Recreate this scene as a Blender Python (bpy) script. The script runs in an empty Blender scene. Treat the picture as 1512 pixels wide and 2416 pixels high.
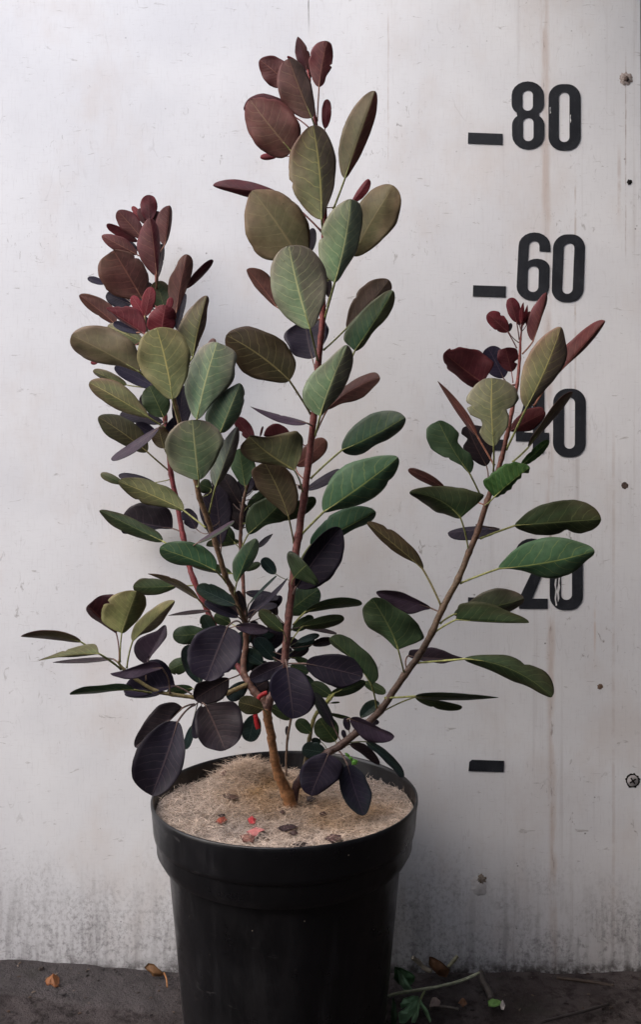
import bpy, bmesh, math, random
import numpy as np
from mathutils import Vector, noise
random.seed(7)
S = bpy.context.scene
COL = S.collection

# ------------------------------------------------------------------ camera, sky, sun, exposure
CZ = 0.5836            # camera height; the board's face is the plane y = 0, camera 1 m before it
F = 1830.0             # focal length in units of a 1512 x 2415 picture
cam = bpy.data.cameras.new("camera"); camo = bpy.data.objects.new("camera", cam); COL.objects.link(camo)
camo.location = (0, -1.0, CZ); camo.rotation_euler = (math.radians(90), 0, 0)
cam.sensor_fit = 'VERTICAL'; cam.sensor_height = 36.0; cam.lens = 36.0*F/2415.0
cam.clip_start = 0.02; cam.clip_end = 200
S.camera = camo
SUN_EL, SUN_AZ = 46.0, -56.0     # azimuth from -y (towards camera) to -x (left)
w = bpy.data.worlds.new("World"); S.world = w; w.use_nodes = True
nt = w.node_tree; bg = nt.nodes['Background']
sky = nt.nodes.new('ShaderNodeTexSky'); sky.sky_type = 'NISHITA'; sky.sun_disc = False
sky.sun_elevation = math.radians(SUN_EL); sky.sun_rotation = math.radians(180-SUN_AZ)
sky.dust_density = 3.0; sky.air_density = 1.0
nt.links.new(sky.outputs[0], bg.inputs[0]); bg.inputs[1].default_value = 0.15
sl = bpy.data.lights.new("sun", 'SUN'); sl.energy = 0.8; sl.angle = math.radians(85); sl.color = (1.0, 0.98, 0.97)
so = bpy.data.objects.new("sun", sl); COL.objects.link(so)
e, a = math.radians(SUN_EL), math.radians(SUN_AZ)
sd = Vector((math.sin(a)*math.cos(e), -math.cos(a)*math.cos(e), math.sin(e)))
so.rotation_euler = sd.to_track_quat('Z', 'Y').to_euler()
S.view_settings.view_transform = 'Standard'; S.view_settings.look = 'None'
S.view_settings.exposure = 1.46; S.view_settings.gamma = 1.0
S.cycles.max_bounces = 6

# ------------------------------------------------------------------ helpers
def lin(c):
    r = []
    for x in c[:3]:
        x /= 255.0
        r.append(x/12.92 if x <= 0.04045 else ((x+0.055)/1.055)**2.4)
    return r
def P3(px, py, d):
    """point seen at (px,py) of the 1512-wide picture, d metres in front of the board"""
    D = 1.0-d
    return Vector(((px-756)/F*D, -d, CZ-(py-1207.5)/F*D))
def tag(o, label=None, cat=None, group=None, kind=None):
    if label: o['label'] = label
    if cat: o['category'] = cat
    if group: o['group'] = group
    if kind: o['kind'] = kind
    return o
def empty(name, loc=(0, 0, 0)):
    o = bpy.data.objects.new(name, None); o.location = loc; o.empty_display_size = 0.02
    COL.objects.link(o); return o
def link(name, me, mat=None, parent=None):
    o = bpy.data.objects.new(name, me)
    if mat: me.materials.append(mat)
    COL.objects.link(o)
    if parent is not None:
        o.parent = parent
        q = Vector((0, 0, 0)); p = parent
        while p is not None: q += p.location; p = p.parent
        o.location = -q
    return o
def mesh(name, V, Fc, smooth=True):
    me = bpy.data.meshes.new(name); me.from_pydata([tuple(v) for v in V], [], Fc)
    if smooth: me.polygons.foreach_set('use_smooth', [True]*len(me.polygons))
    me.update(); return me
def colattr(me, name, cols):
    at = me.attributes.new(name, 'FLOAT_COLOR', 'POINT')
    arr = np.ones((len(me.vertices), 4), dtype=np.float32); arr[:, :3] = np.array(cols, dtype=np.float32)
    at.data.foreach_set('color', arr.ravel())
def catmull(pts, sub=6):
    P = [np.array(p, float) for p in pts]; P = [2*P[0]-P[1]]+P+[2*P[-1]-P[-2]]
    out = []
    for i in range(1, len(P)-2):
        for k in range(sub):
            t = k/sub
            out.append(0.5*((2*P[i])+(-P[i-1]+P[i+1])*t+(2*P[i-1]-5*P[i]+4*P[i+1]-P[i+2])*t*t+(-P[i-1]+3*P[i]-3*P[i+1]+P[i+2])*t**3))
    out.append(P[-2]); return out
def tube_geo(pts, rad, n=8, V=None, Fc=None, cap=True):
    V = [] if V is None else V; Fc = [] if Fc is None else Fc
    pts = [Vector(p) for p in pts]; b0 = len(V); m = len(pts); up = None
    for i, p in enumerate(pts):
        t = (pts[min(i+1, m-1)]-pts[max(i-1, 0)])
        if t.length < 1e-9: t = Vector((0, 0, 1))
        t.normalize()
        if up is None: up = t.orthogonal().normalized()
        up = (up-t*up.dot(t)); up = up.normalized() if up.length > 1e-6 else t.orthogonal().normalized()
        s = t.cross(up); r = rad[i] if hasattr(rad, '__len__') else rad
        for k in range(n):
            an = 2*math.pi*k/n; V.append(p+(up*math.cos(an)+s*math.sin(an))*r)
    for i in range(m-1):
        for k in range(n):
            Fc.append((b0+i*n+k, b0+i*n+(k+1) % n, b0+(i+1)*n+(k+1) % n, b0+(i+1)*n+k))
    if cap:
        Fc.append(tuple(b0+k for k in range(n))[::-1]); Fc.append(tuple(b0+(m-1)*n+k for k in range(n)))
    return V, Fc

class N:
    """small node-tree builder"""
    def __init__(s, name):
        s.m = bpy.data.materials.new(name); s.m.use_nodes = True; s.t = s.m.node_tree
        s.b = s.t.nodes['Principled BSDF']; s.out = s.t.nodes['Material Output']
    def n(s, typ, **kw):
        x = s.t.nodes.new(typ)
        for k, v in kw.items(): setattr(x, k, v)
        return x
    def l(s, a, b): s.t.links.new(a, b)
    def put(s, sock, v):
        if hasattr(v, 'is_linked') or isinstance(v, bpy.types.NodeSocket): s.l(v, sock)
        elif v is not None: sock.default_value = v
    def math(s, op, a, b=None, c=None, clamp=False):
        x = s.n('ShaderNodeMath', operation=op, use_clamp=clamp)
        s.put(x.inputs[0], a); s.put(x.inputs[1], b); s.put(x.inputs[2], c); return x.outputs[0]
    def ramp(s, v, lo, hi, a=0.0, b=1.0):
        x = s.n('ShaderNodeMapRange'); x.interpolation_type = 'SMOOTHSTEP'
        s.put(x.inputs[0], v); x.inputs[1].default_value = lo; x.inputs[2].default_value = hi
        x.inputs[3].default_value = a; x.inputs[4].default_value = b; return x.outputs[0]
    def noise(s, vec, scale, detail=4, rough=0.55, dist=0.0):
        x = s.n('ShaderNodeTexNoise'); s.put(x.inputs['Vector'], vec); x.inputs['Scale'].default_value = scale
        x.inputs['Detail'].default_value = detail; x.inputs['Roughness'].default_value = rough; x.inputs['Distortion'].default_value = dist
        return x.outputs[0]
    def scale(s, vec, sc, loc=(0, 0, 0)):
        x = s.n('ShaderNodeMapping'); s.put(x.inputs[0], vec); x.inputs['Scale'].default_value = sc; x.inputs['Location'].default_value = loc
        return x.outputs[0]
    def mix(s, f, a, b, mode='MIX'):
        x = s.n('ShaderNodeMix', data_type='RGBA', blend_type=mode)
        s.put(x.inputs[0], f)
        for sk, v in ((x.inputs[6], a), (x.inputs[7], b)):
            if isinstance(v, (list, tuple)): sk.default_value = (*v[:3], 1)
            else: s.l(v, sk)
        return x.outputs[2]
    def bump(s, h, strength, dist):
        x = s.n('ShaderNodeBump'); x.inputs['Strength'].default_value = strength; x.inputs['Distance'].default_value = dist
        s.l(h, x.inputs['Height']); s.l(x.outputs[0], s.b.inputs['Normal']); return x
    def pos(s): return s.n('ShaderNodeNewGeometry').outputs['Position']
    def attr(s, name):
        return s.n('ShaderNodeAttribute', attribute_name=name).outputs['Color']
    def sep(s, v):
        x = s.n('ShaderNodeSeparateXYZ'); s.l(v, x.inputs[0]); return x.outputs
    def base(s, c, rough=0.6, spec=0.4):
        if isinstance(c, (list, tuple)): s.b.inputs['Base Color'].default_value = (*c[:3], 1)
        else: s.l(c, s.b.inputs['Base Color'])
        if isinstance(rough, float): s.b.inputs['Roughness'].default_value = rough
        else: s.l(rough, s.b.inputs['Roughness'])
        s.b.inputs['Specular IOR Level'].default_value = spec

# ------------------------------------------------------------------ materials of the setting
def wx(px): return (px-756)/F
def wz(py): return CZ-(py-1207.5)/F

def mat_board():
    q = N("painted_board"); p = q.pos(); x, y, z = q.sep(p)
    col = q.mix(q.ramp(q.noise(p, 6, 4), 0.3, 0.7), lin((221, 221, 222)), lin((210, 210, 212)))
    # warm smudges
    col = q.mix(q.math('MULTIPLY', q.ramp(q.noise(q.scale(p, (1, 1, .6), (3, 1, 2)), 9, 5, .6), .48, .70), .5), col, lin((203, 195, 190)))
    # fine fibres, both ways
    fv = q.noise(q.scale(p, (420, 1, 45)), 1, 3, .6); fh = q.noise(q.scale(p, (60, 1, 420)), 1, 3, .6)
    col = q.mix(q.math('MULTIPLY', q.ramp(fv, .5, .8), .20), col, lin((170, 166, 166)))
    col = q.mix(q.math('MULTIPLY', q.ramp(fh, .5, .8), .16), col, lin((176, 172, 172)))
    # scuffs: short dark strokes gathered in patches
    patch = q.ramp(q.noise(q.scale(p, (1, 1, 1), (5, 0, 9)), 7, 3), .48, .68)
    st = q.ramp(q.noise(q.scale(p, (130, 1, 60), (2, 0, 0)), 1, 5, .65, 1.2), .60, .70)
    col = q.mix(q.math('MULTIPLY', q.math('MULTIPLY', st, patch), .8), col, lin((128, 122, 118)))
    st2 = q.ramp(q.noise(q.scale(p, (45, 1, 170), (7, 0, 3)), 1, 5, .65, 1.0), .63, .72)
    col = q.mix(q.math('MULTIPLY', st2, .55), col, lin((140, 135, 132)))
    # specks
    vo = q.n('ShaderNodeTexVoronoi'); q.l(q.scale(p, (70, 1, 70)), vo.inputs['Vector']); vo.inputs['Scale'].default_value = 1
    sp = q.ramp(vo.outputs['Distance'], .05, .11, 1, 0)
    keep = q.ramp(q.noise(p, 33, 2), .58, .66)
    col = q.mix(q.math('MULTIPLY', q.math('MULTIPLY', sp, keep), .75), col, lin((70, 64, 62)))
    # hair scratches
    hs = q.math('ABSOLUTE', q.math('SUBTRACT', q.noise(q.scale(p, (14, 1, 5), (11, 0, 4)), 1, 4, .5, .8), .5))
    hk = q.ramp(q.noise(q.scale(p, (1, 1, 1), (1, 0, 5)), 16, 2), .55, .65)
    col = q.mix(q.math('MULTIPLY', q.math('MULTIPLY', q.ramp(hs, .0, .006, 1, 0), hk), .15), col, lin((120, 114, 110)))
    # long vertical streaks towards the right side
    vs = q.ramp(q.noise(q.scale(p, (70, 1, 2.2), (4, 0, 1)), 1, 4, .6), .55, .72)
    col = q.mix(q.math('MULTIPLY', q.math('MULTIPLY', vs, q.ramp(x, .12, .36)), .42), col, lin((165, 158, 156)))
    # brown water stain running down the seam at x = 1300
    seam = q.math('ADD', x, q.math('MULTIPLY', z, .0100)); wob = q.math('MULTIPLY', q.math('SUBTRACT', q.noise(q.scale(p, (1, 1, 12)), 2, 4), .5), .006)
    dx = q.math('ABSOLUTE', q.math('SUBTRACT', q.math('ADD', seam, wob), wx(1297)+CZ*.0100))
    m1 = q.math('MULTIPLY', q.ramp(dx, .001, .0085, 1, 0), q.ramp(q.noise(q.scale(p, (60, 1, 9), (0, 0, 3)), 1, 5, .6), .38, .62))
    col = q.mix(q.math('MULTIPLY', m1, .55), col, lin((182, 162, 150)))
    m1b = q.math('MULTIPLY', q.ramp(dx, .0006, .003, 1, 0), q.ramp(q.noise(q.scale(p, (90, 1, 24), (0, 0, 8)), 1, 5, .7), .54, .66))
    col = q.mix(q.math('MULTIPLY', m1b, .6), col, lin((112, 88, 74)))
    # thinner runs
    for px, w_, z0, z1, k, c in ((1358, .0018, wz(1000), wz(380), .5, (160, 142, 130)), (916, .0012, wz(430), wz(0), .5, (176, 162, 154)),
                                 (728, .0010, wz(95), wz(-60), .9, (70, 60, 56)), (1404, .002, wz(1600), wz(1380), .4, (190, 160, 140)),
                                 (1462, .0035, wz(560), wz(330), .4, (170, 150, 140)), (1448, .003, wz(2300), wz(1000), .28, (168, 150, 140)), (1477, .0012, wz(640), wz(100), .6, (140, 120, 112))):
        ddx = q.math('ABSOLUTE', q.math('SUBTRACT', q.math('ADD', x, q.math('MULTIPLY', wob, .35)), wx(px)))
        mm = q.math('MULTIPLY', q.ramp(ddx, w_*.25, w_, 1, 0), q.math('MULTIPLY', q.ramp(z, z0, z0+.05), q.ramp(z, z1-.03, z1, 1, 0)))
        mm = q.math('MULTIPLY', mm, q.ramp(q.noise(q.scale(p, (30, 1, 30)), 1, 4, .7), .35, .6))
        col = q.mix(q.math('MULTIPLY', mm, k), col, lin(c))
    # mould and splash dirt along the foot
    zz = q.math('ADD', z, q.math('MULTIPLY', q.math('SUBTRACT', q.noise(p, 11, 4), .5), .12))
    foot = q.math('MULTIPLY', q.ramp(zz, .0, .17, 1, 0), q.ramp(q.noise(q.scale(p, (1, 1, 1), (2, 0, 6)), 10, 3), .32, .62))
    mo = q.ramp(q.noise(q.scale(p, (1, 1, .8)), 210, 6, .75), .46, .62)
    mo2 = q.ramp(q.noise(p, 70, 6, .75, .3), .50, .66)
    col = q.mix(q.math('MULTIPLY', q.math('MULTIPLY', mo, foot), .85), col, lin((112, 110, 112)))
    col = q.mix(q.math('MULTIPLY', q.math('MULTIPLY', mo2, q.ramp(zz, .0, .12, 1, 0)), .75), col, lin((84, 80, 80)))
    grey = q.ramp(zz, -.02, .16, 1, 0)
    col = q.mix(q.math('MULTIPLY', grey, .45), col, lin((150, 148, 150)))
    col = q.mix(q.math('MULTIPLY', q.math('MULTIPLY', q.ramp(q.noise(q.scale(p, (95, 1, 9)), 1, 4, .6), .45, .65), q.ramp(zz, -.02, .15, 1, 0)), .45), col, lin((110, 106, 106)))
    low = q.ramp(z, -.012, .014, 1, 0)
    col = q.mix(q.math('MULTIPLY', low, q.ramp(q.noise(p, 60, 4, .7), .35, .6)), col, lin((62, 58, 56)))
    # ochre flecks low on the left
    for px, py in ((404, 2259-50), (520, 2210)): pass
    col = q.mix(1.0, col, (.99, 1.0, 1.012), 'MULTIPLY')
    q.base(col, .62, .3)
    h = q.math('ADD', q.math('MULTIPLY', fv, .5), q.math('MULTIPLY', q.noise(p, 260, 4, .6), .8))
    q.bump(h, .22, .0006)
    return q.m

def mat_ground():
    q = N("dirty_concrete"); p = q.pos(); x, y, z = q.sep(p)
    c = q.mix(q.ramp(q.noise(p, 14, 6, .65), .3, .7), lin((48, 42, 42)), lin((78, 71, 71)))
    c = q.mix(q.ramp(q.noise(q.scale(p, (1, 1, 1), (4, 4, 4)), 60, 6, .7), .45, .66), c, lin((34, 28, 27)))
    c = q.mix(q.math('MULTIPLY', q.ramp(q.noise(p, 6, 4), .5, .7), .5), c, lin((46, 37, 35)))
    # pale mortar strip along the left
    e = q.math('ADD', q.math('ADD', y, q.math('MULTIPLY', x, .10)), q.math('MULTIPLY', q.noise(p, 12, 4), .03))
    strip = q.math('MULTIPLY', q.ramp(e, -.090, -.078), q.ramp(x, -.22, -.14, 1, 0))
    c = q.mix(q.math('MULTIPLY', strip, .45), c, lin((78, 75, 76)))
    joint = q.math('MULTIPLY', q.ramp(q.math('ABSOLUTE', q.math('ADD', e, .088)), .001, .006, 1, 0), q.ramp(x, -.22, -.16, 1, 0))
    c = q.mix(q.math('MULTIPLY', joint, .35), c, lin((88, 84, 84)))
    g = q.ramp(q.noise(p, 240, 3, .6), .66, .74)
    c = q.mix(q.math('MULTIPLY', g, .5), c, lin((88, 84, 82)))
    green = q.math('MULTIPLY', q.ramp(q.noise(q.scale(p, (1, 1, 1), (9, 2, 0)), 22, 4), .58, .7), .35)
    c = q.mix(green, c, lin((40, 44, 32)))
    q.base(c, .85, .25)
    q.bump(q.math('ADD', q.noise(p, 45, 6, .7), q.math('MULTIPLY', q.noise(p, 200, 5, .75), .5)), 1.0, .010)
    return q.m

def mat_simple(name, c1, c2, sc=40, rough=.6, spec=.3, bs=.2, bd=.001):
    q = N(name); p = q.pos(); n_ = q.noise(p, sc, 5, .6)
    q.base(q.mix(q.ramp(n_, .3, .7), lin(c1), lin(c2)), rough, spec); q.bump(q.noise(p, sc*4, 4, .6), bs, bd); return q.m

def mat_vcol(name, rough=.6, spec=.3, sc=90, amt=.25, bs=.25, bd=.0008):
    q = N(name); p = q.pos(); n_ = q.noise(p, sc, 5, .65)
    q.base(q.mix(1.0, q.attr('col'), q.mix(q.ramp(n_, .25, .75), (1-amt,)*3, (1+amt,)*3), 'MULTIPLY'), rough, spec)
    q.bump(n_, bs, bd); return q.m

M_board = mat_board(); M_ground = mat_ground()
M_vcol = mat_vcol("tinted_matter")
M_fibre = mat_vcol("coir_fibre", .8, .15, 60, .2, .0, .0001)

# ------------------------------------------------------------------ ground
def build_ground():
    xs = sorted(set([round(v, 4) for v in list(np.linspace(-6, -.8, 12))+list(np.linspace(-.8, .8, 130))+list(np.linspace(.8, 6, 12))]))
    ys = sorted(set([round(v, 4) for v in list(np.linspace(-8, -.9, 12))+list(np.linspace(-.9, .06, 80))+[.5, 2.0]]))
    V, Fc = [], []
    for yy in ys:
        for xx in xs:
            t = max(0, min(1, (xx+.42)/.28)); lift = .016*(1-t*t*(3-2*t))
            near = 1 if (abs(xx) < .82 and -.92 < yy < .08) else 0
            h = (noise.noise(Vector((xx*14, yy*14, 3)))*.0035+noise.noise(Vector((xx*45, yy*45, 8)))*.0016)*near
            V.append((xx, yy, -.010+lift*(1 if yy > -.5 else 0)+h))
    nx = len(xs)
    for j in range(len(ys)-1):
        for i in range(nx-1):
            Fc.append((j*nx+i, j*nx+i+1, (j+1)*nx+i+1, (j+1)*nx+i))
    o = link("ground", mesh("ground", V, Fc), M_ground); tag(o, "dark dirty concrete ground at the foot of the white board", "ground", kind='structure')
build_ground()
def gz(px, py):
    """ground point (z about 0) seen at picture (px,py)"""
    D = (CZ+.008)*F/(py-1207.5); return P3(px, py, 1.0-D)

# ------------------------------------------------------------------ board with its marks
def box_me(name, x0, x1, y0, y1, z0, z1, bev=0.0):
    bm = bmesh.new(); bmesh.ops.create_cube(bm, size=1)
    for v in bm.verts: v.co = Vector(((x0+x1)/2+v.co.x*(x1-x0), (y0+y1)/2+v.co.y*(y1-y0), (z0+z1)/2+v.co.z*(z1-z0)))
    if bev: bmesh.ops.bevel(bm, geom=bm.edges[:], offset=bev, segments=2, affect='EDGES')
    me = bpy.data.meshes.new(name); bm.to_mesh(me); bm.free(); return me
BX1 = wx(1508.5)
board = empty("measuring_board", (0, 0, 0))
tag(board, "weathered white measuring board with black height numerals behind the shrub", "board")
pan = box_me("panel", -1.6, BX1, 0, .018, -.03, 2.1, .0012)
for v in pan.vertices:
    if v.co.x > 0: v.co.x = BX1+.0065*max(0, min(1, (1.24-v.co.z)/1.24))-.002*max(0, v.co.z-1.24)
link("panel", pan, M_board, board)
rear = link("wall", box_me("wall", -3, 3, .06, .25, -.05, 2.6), mat_simple("rendered_wall", (120, 110, 104), (140, 130, 122), 12, .9, .2, .4, .004))
tag(rear, "shaded brownish wall seen past the right edge of the board", "wall")

side_blocker = link("wall", box_me("wall", .95, 1.15, -4.0, .02, -.05, 2.9), mat_simple("side_blocker_dark", (62, 62, 68), (80, 82, 90), 9, .9, .2, .4, .004))  # unseen panel added to cut light from the right
tag(side_blocker, "added unseen dark panel at the right, shading the right side of the board", "wall")
back_blocker = link("wall", box_me("wall", -2.6, 3.0, -2.1, -1.9, -.05, 1.85), mat_simple("back_blocker_grey", (108, 106, 106), (132, 130, 130), 14, .9, .2, .4, .004))  # unseen block added behind the camera to darken the scene towards the ground
tag(back_blocker, "added unseen grey block behind the camera, shading the lower part of the board", "wall")
lean = link("overhead_blocker", box_me("overhead_blocker", .10, 3.0, -1.85, -.02, 1.60, 1.66), mat_simple("overhead_blocker_dark", (54, 54, 60), (70, 72, 80), 9, .9, .2, .4, .004))  # unseen slab added overhead so the board dims towards its right end
tag(lean, "added unseen dark flat roof overhead above the right end of the board", "blocker")
def mat_decal():
    q = N("black_lettering"); p = q.pos()
    c = q.mix(q.ramp(q.noise(p, 30, 4), .3, .7), lin((28, 30, 35)), lin((40, 42, 47)))
    c = q.mix(q.math('MULTIPLY', q.ramp(q.noise(q.scale(p, (150, 1, 90)), 1, 5, .7), .5, .75), .35), c, lin((78, 78, 82)))
    sc_ = q.ramp(q.noise(q.scale(p, (260, 1, 40)), 1, 5, .7), .70, .74)
    c = q.mix(q.math('MULTIPLY', sc_, q.ramp(q.noise(p, 28, 2), .5, .62)), c, lin((205, 202, 202)))
    q.base(c, .5, .35); return q.m
M_decal = mat_decal()
CR = {'a': (700, 100, .5291), 'b': (700, 900, .5291), 'c': (200, 650, .5291), 'd': (200, 1350, .5291), 'e': (700, 1450, .5291), 'f': (1400, 1000, .5291),
      'g': (1250, 1700, .5291), 'h': (0, 2050, .5291), 'i': (600, 2050, .5291), 'j': (900, 2250, .39683), 'k': (500, 2600, .7275),
      't': (1600, 1100, .49654), 'u': (1500, 2300, .541), 'v': (1600, 200, .47487), 'D': (0, 0, 1.5331),
      'm': (1300, 3200, .67328), 'n': (0, 3200, .5291)}
def cv(c, x, y):
    o = CR[c]; return ((o[0]+x*o[2])/1.5331, (o[1]+y*o[2])/1.5331)

def stadium(x0, x1, y0, y1, r, n=9, sk=0.0):
    """rounded rectangle; sk = how much further right the top lies"""
    pts = []
    for cx, cy, a0 in ((x1-r, y0+r, -90), (x1-r, y1-r, 0), (x0+r, y1-r, 90), (x0+r, y0+r, 180)):
        for k in range(n+1):
            an = math.radians(a0+90*k/n); pts.append((cx+r*math.cos(an), cy+r*math.sin(an)))
    return [(x+sk*(1-(y-y0)/(y1-y0)), y) for x, y in pts]
def decal(name, crop, loops, parent, off=.0007):
    cu = bpy.data.curves.new(name, 'CURVE'); cu.dimensions = '2D'; cu.fill_mode = 'BOTH'; cu.extrude = .00025
    for lp in loops:
        s = cu.splines.new('POLY'); s.points.add(len(lp)-1); s.use_cyclic_u = True
        for k, (x, y) in enumerate(lp):
            px, py = cv(crop, x, y); s.points[k].co = (wx(px), wz(py), 0, 1)
    tmp = bpy.data.objects.new(name, cu); COL.objects.link(tmp)
    bpy.context.view_layer.update()
    me = bpy.data.meshes.new_from_object(tmp.evaluated_get(bpy.context.evaluated_depsgraph_get()))
    bpy.data.objects.remove(tmp)
    for v in me.vertices: x, y, z = v.co; v.co = (x, -off-z, y)
    me.update(); me.name = name; me.materials.clear()
    return link(name, me, M_decal, parent)
def arc(cx, cy, rx, ry, a0, a1, n=10):
    return [(cx+rx*math.cos(math.radians(a0+(a1-a0)*k/n)), cy+ry*math.sin(math.radians(a0+(a1-a0)*k/n))) for k in range(n+1)]
eight = arc(651, 305, 123, 104, 180, 360)+arc(700, 370, 75, 78, 0, 62, 6)+[(737, 446)]+arc(702, 535, 76, 80, -62, 0, 6)+arc(655, 612, 123, 106, 0, 180)+arc(607, 535, 76, 80, 180, 242, 6)+[(567, 448)]+arc(604, 370, 76, 78, 118, 180, 6)
decal("numeral", 'v', [eight, stadium(610, 690, 267, 424, 39), stadium(614, 695, 476, 655, 39)], board)['label'] = "numeral 8 of the height mark 80"
decal("numeral", 'v', [stadium(809, 1054, 222, 725, 104), stadium(887, 969, 283, 662, 40)], board)['label'] = "numeral 0 of the height mark 80"
decal("dash_mark", 'v', [[(197, 590), (460, 600), (458, 682), (195, 672)]], board)
six = arc(702, 1452, 121, 102, 180, 360)+[(824, 1497), (740, 1491)]+arc(700, 1452, 40, 38, 0, -180)[0:]+[(652, 1578)]+arc(720, 1620, 98, 70, 222, 360, 8)+arc(690, 1762, 124, 106, 3, 180, 12)
decal("numeral", 'v', [six, stadium(648, 731, 1605, 1803, 40, 9, 5)], board)['label'] = "numeral 6 of the height mark 60"
decal("numeral", 'v', [stadium(830, 1073, 1365, 1880, 104, 9, 17), stadium(911, 992, 1430, 1817, 40, 9, 16)], board)['label'] = "numeral 0 of the height mark 60"
decal("dash_mark", 'v', [[(235, 1752), (485, 1760), (482, 1843), (232, 1835)]], board)
four = [(628, 605), (742, 607), (744, 935), (778, 936), (778, 998), (744, 998), (738, 1088), (658, 1087), (660, 998), (535, 997), (536, 930)]
decal("numeral", 't', [four, [(660, 720), (660, 935), (598, 934)]], board)['label'] = "numeral 4 of the height mark 40"
decal("numeral", 't', [stadium(806, 1044, 615, 1113, 104, 9, 2), stadium(886, 966, 680, 1052, 39, 9, 1)], board)['label'] = "numeral 0 of the height mark 40"
decal("dash_mark", 'D', [[(1112, 1034), (1192, 1037), (1191, 1063), (1111, 1060)]], board)
two = arc(650, 1812, 118, 107, 180, 360)+[(768, 1850), (745, 1925), (655, 2143), (768, 2144), (768, 2217), (560, 2216), (560, 2140), (690, 1870)]+arc(650, 1815, 40, 42, 20, -180)+[(610, 1850), (532, 1850)]
decal("numeral", 't', [two], board)['label'] = "numeral 2 of the height mark 20"
decal("numeral", 't', [stadium(783, 1024, 1722, 2227, 104), stadium(864, 945, 1787, 2152, 39)], board)['label'] = "numeral 0 of the height mark 20"
decal("dash_mark", 'g', [[(838, 868), (1080, 873), (1078, 948), (837, 943)]], board)
decal("dash_mark", 'u', [[(383, 825), (598, 832), (594, 907), (360, 900), (365, 840)]], board)

M_flake = mat_simple("bare_flaked_patch", (196, 196, 198), (214, 213, 213), 300, .7, .3)
def flake(crop, poly):
    V = [Vector((wx(cv(crop, *q)[0]), -.0013, wz(cv(crop, *q)[1]))) for q in poly]; n = len(V)
    link("flaked_patch", mesh("flaked_patch", V, [tuple(range(n))], False), M_flake, board)
flake('t', [(846, 1992), (858, 1990), (852, 2030), (858, 2060), (848, 2100), (852, 2140), (842, 2170), (838, 2120), (832, 2090), (842, 2050)])
flake('t', [(822, 2000), (832, 1998), (828, 2050), (834, 2090), (828, 2150), (836, 2190), (826, 2196), (818, 2140), (824, 2080), (816, 2040)])
flake('v', [(972, 460), (978, 455), (976, 480), (981, 500), (975, 520), (971, 490)]); flake('v', [(818, 400), (824, 396), (822, 425), (827, 440), (819, 450)])
M_rust = mat_simple("rusty_metal", (58, 46, 42), (92, 78, 72), 300, .8, .3, .6, .001)
M_zinc = mat_simple("painted_screw_head", (140, 136, 136), (172, 168, 168), 200, .6, .4, .3, .0005)
M_hole = mat_simple("dark_recess", (22, 20, 20), (34, 30, 30), 200, .9, .1)
def disc(px, py, r, depth, mat, name, seed, jag=.0, cross=False):
    rng = random.Random(seed); V = []; Fc = []; n = 28
    c = Vector((wx(px), 0, wz(py))); js = [1+jag*(rng.random()-.5) for _ in range(n)]
    for rr, yy in ((1.0, -.0002), (.93, -depth), (.0, -depth*1.15)):
        for k in range(n):
            an = 2*math.pi*k/n; V.append((c.x+math.cos(an)*r*rr*js[k], yy, c.z+math.sin(an)*r*rr*js[k]))
    for j in range(2):
        for k in range(n): Fc.append((j*n+k, j*n+(k+1) % n, (j+1)*n+(k+1) % n, (j+1)*n+k))
    o = link(name, mesh(name, V, Fc), mat, board)
    if cross:
        for an in (.6, .6+math.pi/2):
            V = []; d = Vector((math.cos(an), 0, math.sin(an))); s = Vector((-d.z, 0, d.x)); y = -depth*1.15-(.0003 if an > 1 else .0005)
            for u_, v_ in ((-.6, -.13), (.6, -.13), (.6, .13), (-.6, .13)): V.append(c+d*u_*r+s*v_*r+Vector((0, y, 0)))
            b = link("slot", mesh("slot", V, [(0, 1, 2, 3)], False), M_hole, o)
    return o
disc(1478, 186, .0085, .0006, mat_simple("rust_stain", (120, 108, 102), (170, 160, 156), 300, .9, .2), "stain_patch", 3, .35)
disc(1478, 187, .0035, .0012, M_rust, "screw", 4, .3)
disc(1485.5, 430, .0034, .0006, M_hole, "screw_hole", 5, .4)
disc(1474.5, 1145, .0044, 0.0003, M_rust, "screw", 6, .3)
disc(1416.5, 1619, .0038, .0003, mat_simple("rust_spot", (84, 62, 46), (120, 100, 86), 300, .9, .2), "screw", 7, .4)
disc(1493, 1841, .0095, .0006, M_hole, "screw_hole", 8, .22)
disc(1493, 1841, .0076, .0008, M_zinc, "screw", 9, .04, True)
M_blob = mat_simple("white_paint_drip", (176, 174, 174), (200, 198, 198), 60, .5, .4)
disc(1131, 2094, .0095, .0004, M_blob, "paint_blob", 10, .3); disc(1122, 2078, .006, .0003, M_blob, "paint_blob", 11, .4)
disc(1137, 2073, .006, .0005, mat_simple("dirt_crust", (96, 86, 76), (140, 130, 120), 400, .9, .2), "dirt_crust", 12, .6)

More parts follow.
